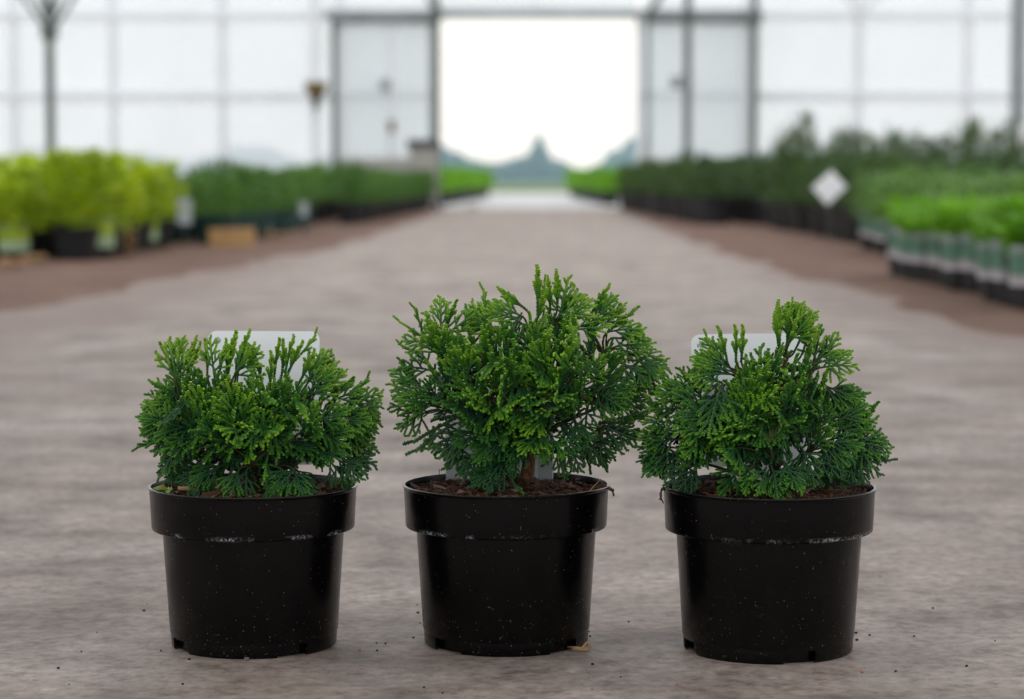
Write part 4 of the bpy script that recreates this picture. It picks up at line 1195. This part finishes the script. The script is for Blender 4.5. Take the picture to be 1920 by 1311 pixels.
pc, rim_c = potted_conifer((POTS[2][0], POTS[2][1], 0), 1.014, 198.0 + 88, SPRIGS_C, OUTLINE_C, 0, 37,
    'dwarf conifer with one upright leader in a black pot, rightmost of the front three', 76, 32, 66, 0.6,
    [([(6, -4, -8), (6, -4, 8), (4, 0, 36), (8, 0, 80), (14, 0, 115)], [6.5, 5.5, 4.5, 3, 1.6]), ([(2, -6, 0), (-14, -6, 20), (-40, 0, 40), (-66, 0, 52)], [4.5, 3.8, 2.6, 1.5]), ([(10, -4, 0), (30, -2, 26), (52, 0, 48), (70, 0, 66)], [4.5, 3.6, 2.4, 1.4]), ([(8, -6, 2), (40, -4, 22), (66, 0, 34)], [3.5, 2.8, 1.6]), ([(4, -4, 10), (0, -26, 28), (-4, -46, 44)], [4, 3, 1.5]), ([(4, 0, 20), (2, 26, 46), (4, 42, 64)], [4, 3, 1.5]), ([(-2, -6, 0), (-30, -8, 12), (-56, -6, 20)], [4, 3, 1.5])])


# --- white label cards standing behind the plants
def label_card(name, loc, rx, ry, w, h, label, stem, marks):
    """rounded card; local x right, z up from its lower edge; -y faces the camera"""
    c = empty(name, loc); c.rotation_euler = (rx, ry, 0); tag(c, label, 'plant label', 'white plant labels behind the conifers')
    r = 0.0085; outline = []
    for (px, pz, a0) in ((w / 2 - r, h - r, 0), (-w / 2 + r, h - r, 90), (-w / 2 + r, r, 180), (w / 2 - r, r, 270)):
        for k in range(7):
            a = R(a0 + 15 * k)
            outline.append((px + r * math.cos(a), pz + r * math.sin(a)))
    n = len(outline); mb = MB()
    mb.add([(x, -0.0004, z) for x, z in outline] + [(x, 0.0004, z) for x, z in outline], [tuple(range(n))[::-1], tuple(range(n, 2 * n))] + [(k, (k + 1) % n, n + (k + 1) % n, n + k) for k in range(n)])
    mb.build('card', M['card'], c)
    mb = MB(); mb.add([(-stem, -0.0003, 0.004), (stem, -0.0003, 0.004), (stem * 0.5, -0.0003, -0.05), (-stem * 0.5, -0.0003, -0.05), (-stem, 0.0003, 0.004), (stem, 0.0003, 0.004), (stem * 0.5, 0.0003, -0.05), (-stem * 0.5, 0.0003, -0.05)],
                      [(0, 3, 2, 1), (4, 5, 6, 7), (0, 1, 5, 4), (1, 2, 6, 5), (2, 3, 7, 6), (3, 0, 4, 7)])
    mb.build('stake', M['card'], c)
    marks(c, w, h)
    return c


def flat(parent, name, polys, mat, y):
    """flat print: closed outlines given as lists of (x, z)"""
    mb = MB()
    for p in polys:
        mb.add([(x, y, z) for x, z in p], [tuple(range(len(p)))])
    return mb.build(name, mat, parent)


def stroke(pts, w, closed=False):
    out = []
    m = len(pts)
    for i in range(m if closed else m - 1):
        a = Vector(pts[i]); b = Vector(pts[(i + 1) % m]); d = (b - a)
        if d.length < 1e-9: continue
        d.normalize(); n = Vector((-d.y, d.x)) * w / 2; e = d * w * 0.3
        out.append([tuple(a - n - e), tuple(b - n + e), tuple(b + n + e), tuple(a + n - e)])
    return out


def shield(cx, cz, s):
    return [(cx - s, cz + s * 0.75), (cx - s * 0.45, cz + s), (cx, cz + s * 0.75), (cx + s * 0.45, cz + s), (cx + s, cz + s * 0.75), (cx + s * 0.85, cz), (cx + s * 0.4, cz - s * 0.75), (cx, cz - s), (cx - s * 0.4, cz - s * 0.75), (cx - s * 0.85, cz)]


def emblem(c, w, h, x, z, s):
    st = stroke(shield(x, z, s), s * 0.28, True)
    st += stroke([(x - 0.1 * s, z + 0.4 * s), (x - 0.1 * s, z - 0.4 * s)], s * 0.2) + stroke([(x + 0.25 * s, z + 0.45 * s), (x - 0.1 * s, z + 0.1 * s)], s * 0.16)
    for k in range(3):
        st += stroke([(x - s * 1.9, z + s * (0.6 - 0.55 * k)), (x - s * 1.35, z + s * (0.6 - 0.55 * k))], s * 0.3)
    st += stroke([(x - s * 1.2, z + s * 1.5), (x + s * 0.7, z + s * 1.5)], s * 0.2) + stroke([(x - s * 0.7, z + s * 2.0), (x - s * 0.1, z + s * 2.0)], s * 0.35)
    flat(c, 'emblem', st, M['ink'], -0.00055)


def marks_a(c, w, h):
    emblem(c, w, h, -w / 2 + 0.0100, h - 0.0100, 0.0019)


def marks_b(c, w, h):
    flat(c, 'border_print', [[(-w / 2 + 0.001, 0.009), (-w / 2 + 0.0145, 0.009), (-w / 2 + 0.0145, 0.042), (-w / 2 + 0.001, 0.042)], [(w / 2 - 0.0145, 0.009), (w / 2 - 0.001, 0.009), (w / 2 - 0.001, 0.042), (w / 2 - 0.0145, 0.042)], [(-w / 2 + 0.0145, 0.0385), (w / 2 - 0.0145, 0.0385), (w / 2 - 0.0145, 0.042), (-w / 2 + 0.0145, 0.042)]], M['card_grey'], -0.00055)
    flat(c, 'panel_print', [[(-w / 2 + 0.0145, 0.009), (w / 2 - 0.0145, 0.009), (w / 2 - 0.0145, 0.0385), (-w / 2 + 0.0145, 0.0385)]], M['card_panel'], -0.00055)
    flat(c, 'leaf_print', [[(0.028 + 0.008 * math.cos(a), 0.018 + 0.006 * math.sin(a)) for a in [k * 0.5236 for k in range(12)]]], M['ink_soft'], -0.00085)


def marks_c(c, w, h):
    emblem(c, w, h, -w / 2 + 0.0098, h - 0.0108, 0.0021)
    cx, cz, r0 = -0.024, h - 0.064, 0.0165
    pts = []
    for k in range(9):
        for j in range(6):
            a = 2 * math.pi * (k + j / 6) / 9
            pts.append((cx + (r0 + 0.0030 * abs(math.sin(math.pi * j / 6))) * math.cos(a), cz + (r0 + 0.0030 * abs(math.sin(math.pi * j / 6))) * math.sin(a)))
    flat(c, 'flower_print', [pts], M['card_grey'], -0.00055)
    flat(c, 'flower_outline', stroke(pts, 0.0007, True), M['ink'], -0.00085)


label_card('plant_label', (POTS[0][0] + 0.0005, POTS[0][1] + 0.068, 0.157), R(-9), R(0.2), 0.1055, 0.126, 'white plant label with rounded corners behind the leftmost conifer', 0.020, marks_a)
label_card('plant_label', (POTS[1][0] - 0.0075, POTS[1][1] + 0.070, 0.130), R(-8), R(0), 0.1025, 0.138, 'white plant label with grey border print behind the tallest conifer', 0.020, marks_b)
label_card('plant_label', (POTS[2][0] - 0.0115, POTS[2][1] + 0.066, 0.158), R(-9), R(-0.9), 0.1045, 0.124, 'white plant label with small emblem and flower outline behind the rightmost conifer', 0.020, marks_c)

# ------------------------------------------------------------------ small things in and around the pots
def at_pot(i, x, y, z):
    return (POTS[i][0] + x, POTS[i][1] + y, z)


mb = MB(); mb.tube([(-0.022, 0, 0), (-0.005, 0.001, 0.0006), (0.022, 0, 0)], [0.0021, 0.0024, 0.0019], 8)
o = mb.build('dry_stick', M['dry'], None, True); o.location = at_pot(0, -0.044, -0.022, 0.1445); o.rotation_euler = (0, R(2), R(-6)); tag(o, 'smooth tan stick lying on the mulch of the leftmost pot', 'stick')
rng = random.Random(5)
lw = empty('liverwort', at_pot(0, -0.076, -0.032, 0.140)); tag(lw, 'pale green liverwort tuft at the left rim of the leftmost pot', 'liverwort')
for k in range(16):
    mb = MB(); a = rng.uniform(0, 6.28); q = 0.009 * math.sqrt(rng.random())
    leaf_card(mb, Vector((q * math.cos(a), q * math.sin(a), 0.001)), Vector((math.cos(a), math.sin(a), rng.uniform(0.3, 1.6))), Vector((0, 0, 1)), rng.uniform(0.005, 0.009), 0.006)
    mb.build('lobe', M['liver'], lw)
mb = MB(); leaf_card(mb, Vector((0.010, 0.002, -0.002)), Vector((-1, 0.55, 0.10)), Vector((0.2, -0.7, 1)), 0.019, 0.010)
o = mb.build('fallen_leaf', M['oldleaf']); o.location = at_pot(0, -0.0835, -0.030, 0.1475); tag(o, 'olive fallen leaf hanging over the left rim of the leftmost pot', 'leaf')
md = o.modifiers.new('thick', 'SOLIDIFY'); md.thickness = 0.0005


def strand(pts, r, name, mat, label, cat):
    mb = MB(); mb.tube(pts, r, 6)
    o = mb.build(name, mat, None, True); tag(o, label, cat); return o


x, y = POTS[2]
rt = empty('dry_roots', (x - 0.0965, y - 0.012, 0.147)); tag(rt, 'tangle of dark dry roots over the left rim of the rightmost pot', 'roots')
for pts in ([(0.006, 0, 0), (-0.001, -0.001, 0.001), (-0.0022, -0.001, -0.007), (0.0006, -0.002, -0.013)], [(0.008, -0.004, 0), (0.0, -0.004, 0.002), (-0.0030, -0.004, -0.004), (-0.0018, -0.004, -0.010)], [(0.004, 0.004, -0.001), (-0.001, 0.003, 0.0), (-0.0012, 0.002, -0.008), (-0.0035, 0.002, -0.010)]):
    mb = MB(); mb.tube(pts, 0.0005, 6); mb.build('root', M['root'], rt, True)
x, y = POTS[1]
strand([(x + 0.072, y - 0.035, 0.140), (x + 0.079, y - 0.030, 0.147), (x + 0.086, y - 0.022, 0.153)], 0.0005, 'dry_straw', M['dry'], 'thin tan straw leaning on the mulch of the middle pot', 'straw')
strand([(x - 0.062, y + 0.02, 0.136), (x - 0.0625, y + 0.02, 0.147), (x - 0.062, y + 0.021, 0.157)], 0.0005, 'dry_straw', M['root'], 'thin dark straw upright in the mulch of the middle pot', 'straw')
rt = empty('dry_roots', (x + 0.088, y - 0.018, 0.1435)); tag(rt, 'frayed brown bark fibres over the right rim of the middle pot', 'bark')
for k in range(9):
    a = rng.uniform(-0.5, 0.5); mb = MB()
    mb.tube([(-0.010, 0.01 * a, -0.001), (0.0, 0.012 * a, 0.003 + rng.uniform(-.001, .002)), (0.0085, 0.014 * a, 0.0005 + rng.uniform(-.002, .001)), (0.0100, 0.016 * a, -0.006 * rng.random())], 0.0007, 6); mb.build('fibre', M['litter'], rt, True)
rt = empty('twig_curl', (x + 0.066, y - 0.046, 0.003)); tag(rt, 'curled brown root at the right foot of the middle pot', 'root')
for pts in ([(-0.010, 0.004, 0), (-0.002, -0.004, 0.001), (0.006, -0.003, 0.0), (0.010, 0.003, 0.003)], [(-0.006, -0.003, 0.0), (0.002, -0.006, -0.0005), (0.009, -0.009, 0.0)], [(0.002, -0.006, 0.0), (0.007, 0.0, 0.005), (0.011, -0.002, 0.001)]):
    mb = MB(); mb.tube(pts, 0.0011, 7); mb.build('root', M['dry'], rt, True)


def pebble(seed, s, mat, name, loc, label, cat, group=None):
    rng = random.Random(seed); nu, nv = 9, 6; vs = []; fs = []
    for j in range(nv + 1):
        th = math.pi * j / nv
        for i in range(nu):
            k = 1 + rng.uniform(-.18, .18); ph = 2 * math.pi * i / nu
            vs.append((s * k * math.sin(th) * math.cos(ph), s * 0.8 * k * math.sin(th) * math.sin(ph), s * 0.55 * k * math.cos(th)))
    for j in range(nv):
        for i in range(nu):
            fs.append((j * nu + i, (j + 1) * nu + i, (j + 1) * nu + (i + 1) % nu, j * nu + (i + 1) % nu))
    mb = MB(); mb.add(vs, fs); o = mb.build(name, mat)
    o.location = (loc[0], loc[1], s * 0.45); o.rotation_euler = (0, 0, rng.uniform(0, 6)); tag(o, label, cat, group)
    return o


def ground(px, py):
    """point of the concrete met by a bearing (worked out once from the camera's height)"""
    a = R(4.04) + math.atan((py - 655.5) / 4533.3); y = 0.42 / math.tan(a)
    return ((px - 1000) / 4533.3 * y, y)


pebble(1, 0.0030, M['stone'], 'pebble', (POTS[0][0] + 0.002, POTS[0][1] - 0.0785), 'grey pebble at the front foot of the leftmost pot', 'pebble')
spots = [(347, 1228), (268, 1125), (262, 1138), (172, 1178), (142, 1214), (334, 1274), (98, 1245), (293, 1212), (703, 1197), (720, 1198), (773, 1187), (704, 1211), (793, 1279), (828, 1290), (780, 1126), (782, 1141), (786, 1160), (1108, 1184), (1106, 1175), (1181, 1157), (1113, 1236), (1166, 1259), (1611, 1177), (1613, 1190), (1637, 1181), (1656, 1072), (1756, 1131), (1821, 1238), (1874, 1191), (1721, 1183), (1687, 1248), (118, 1275)]
for i, q in enumerate(spots):
    g = ground(*q)
    pebble(100 + i, random.Random(i).uniform(0.0008, 0.0017), M['crumb'], 'soil_crumb', g, 'tiny dark soil crumb scattered on the concrete around the pots', 'soil crumb', 'soil crumbs on the concrete')
for i, q in enumerate([(447, 1262), (1112, 1282), (1273, 1273), (1624, 1249), (671, 1210)]):
    pebble(200 + i, 0.0015, M['orange_bit'], 'bark_fragment', ground(*q), 'tiny orange-brown bark fragment on the concrete before the pots', 'bark fragment', 'orange bark fragments on the concrete')
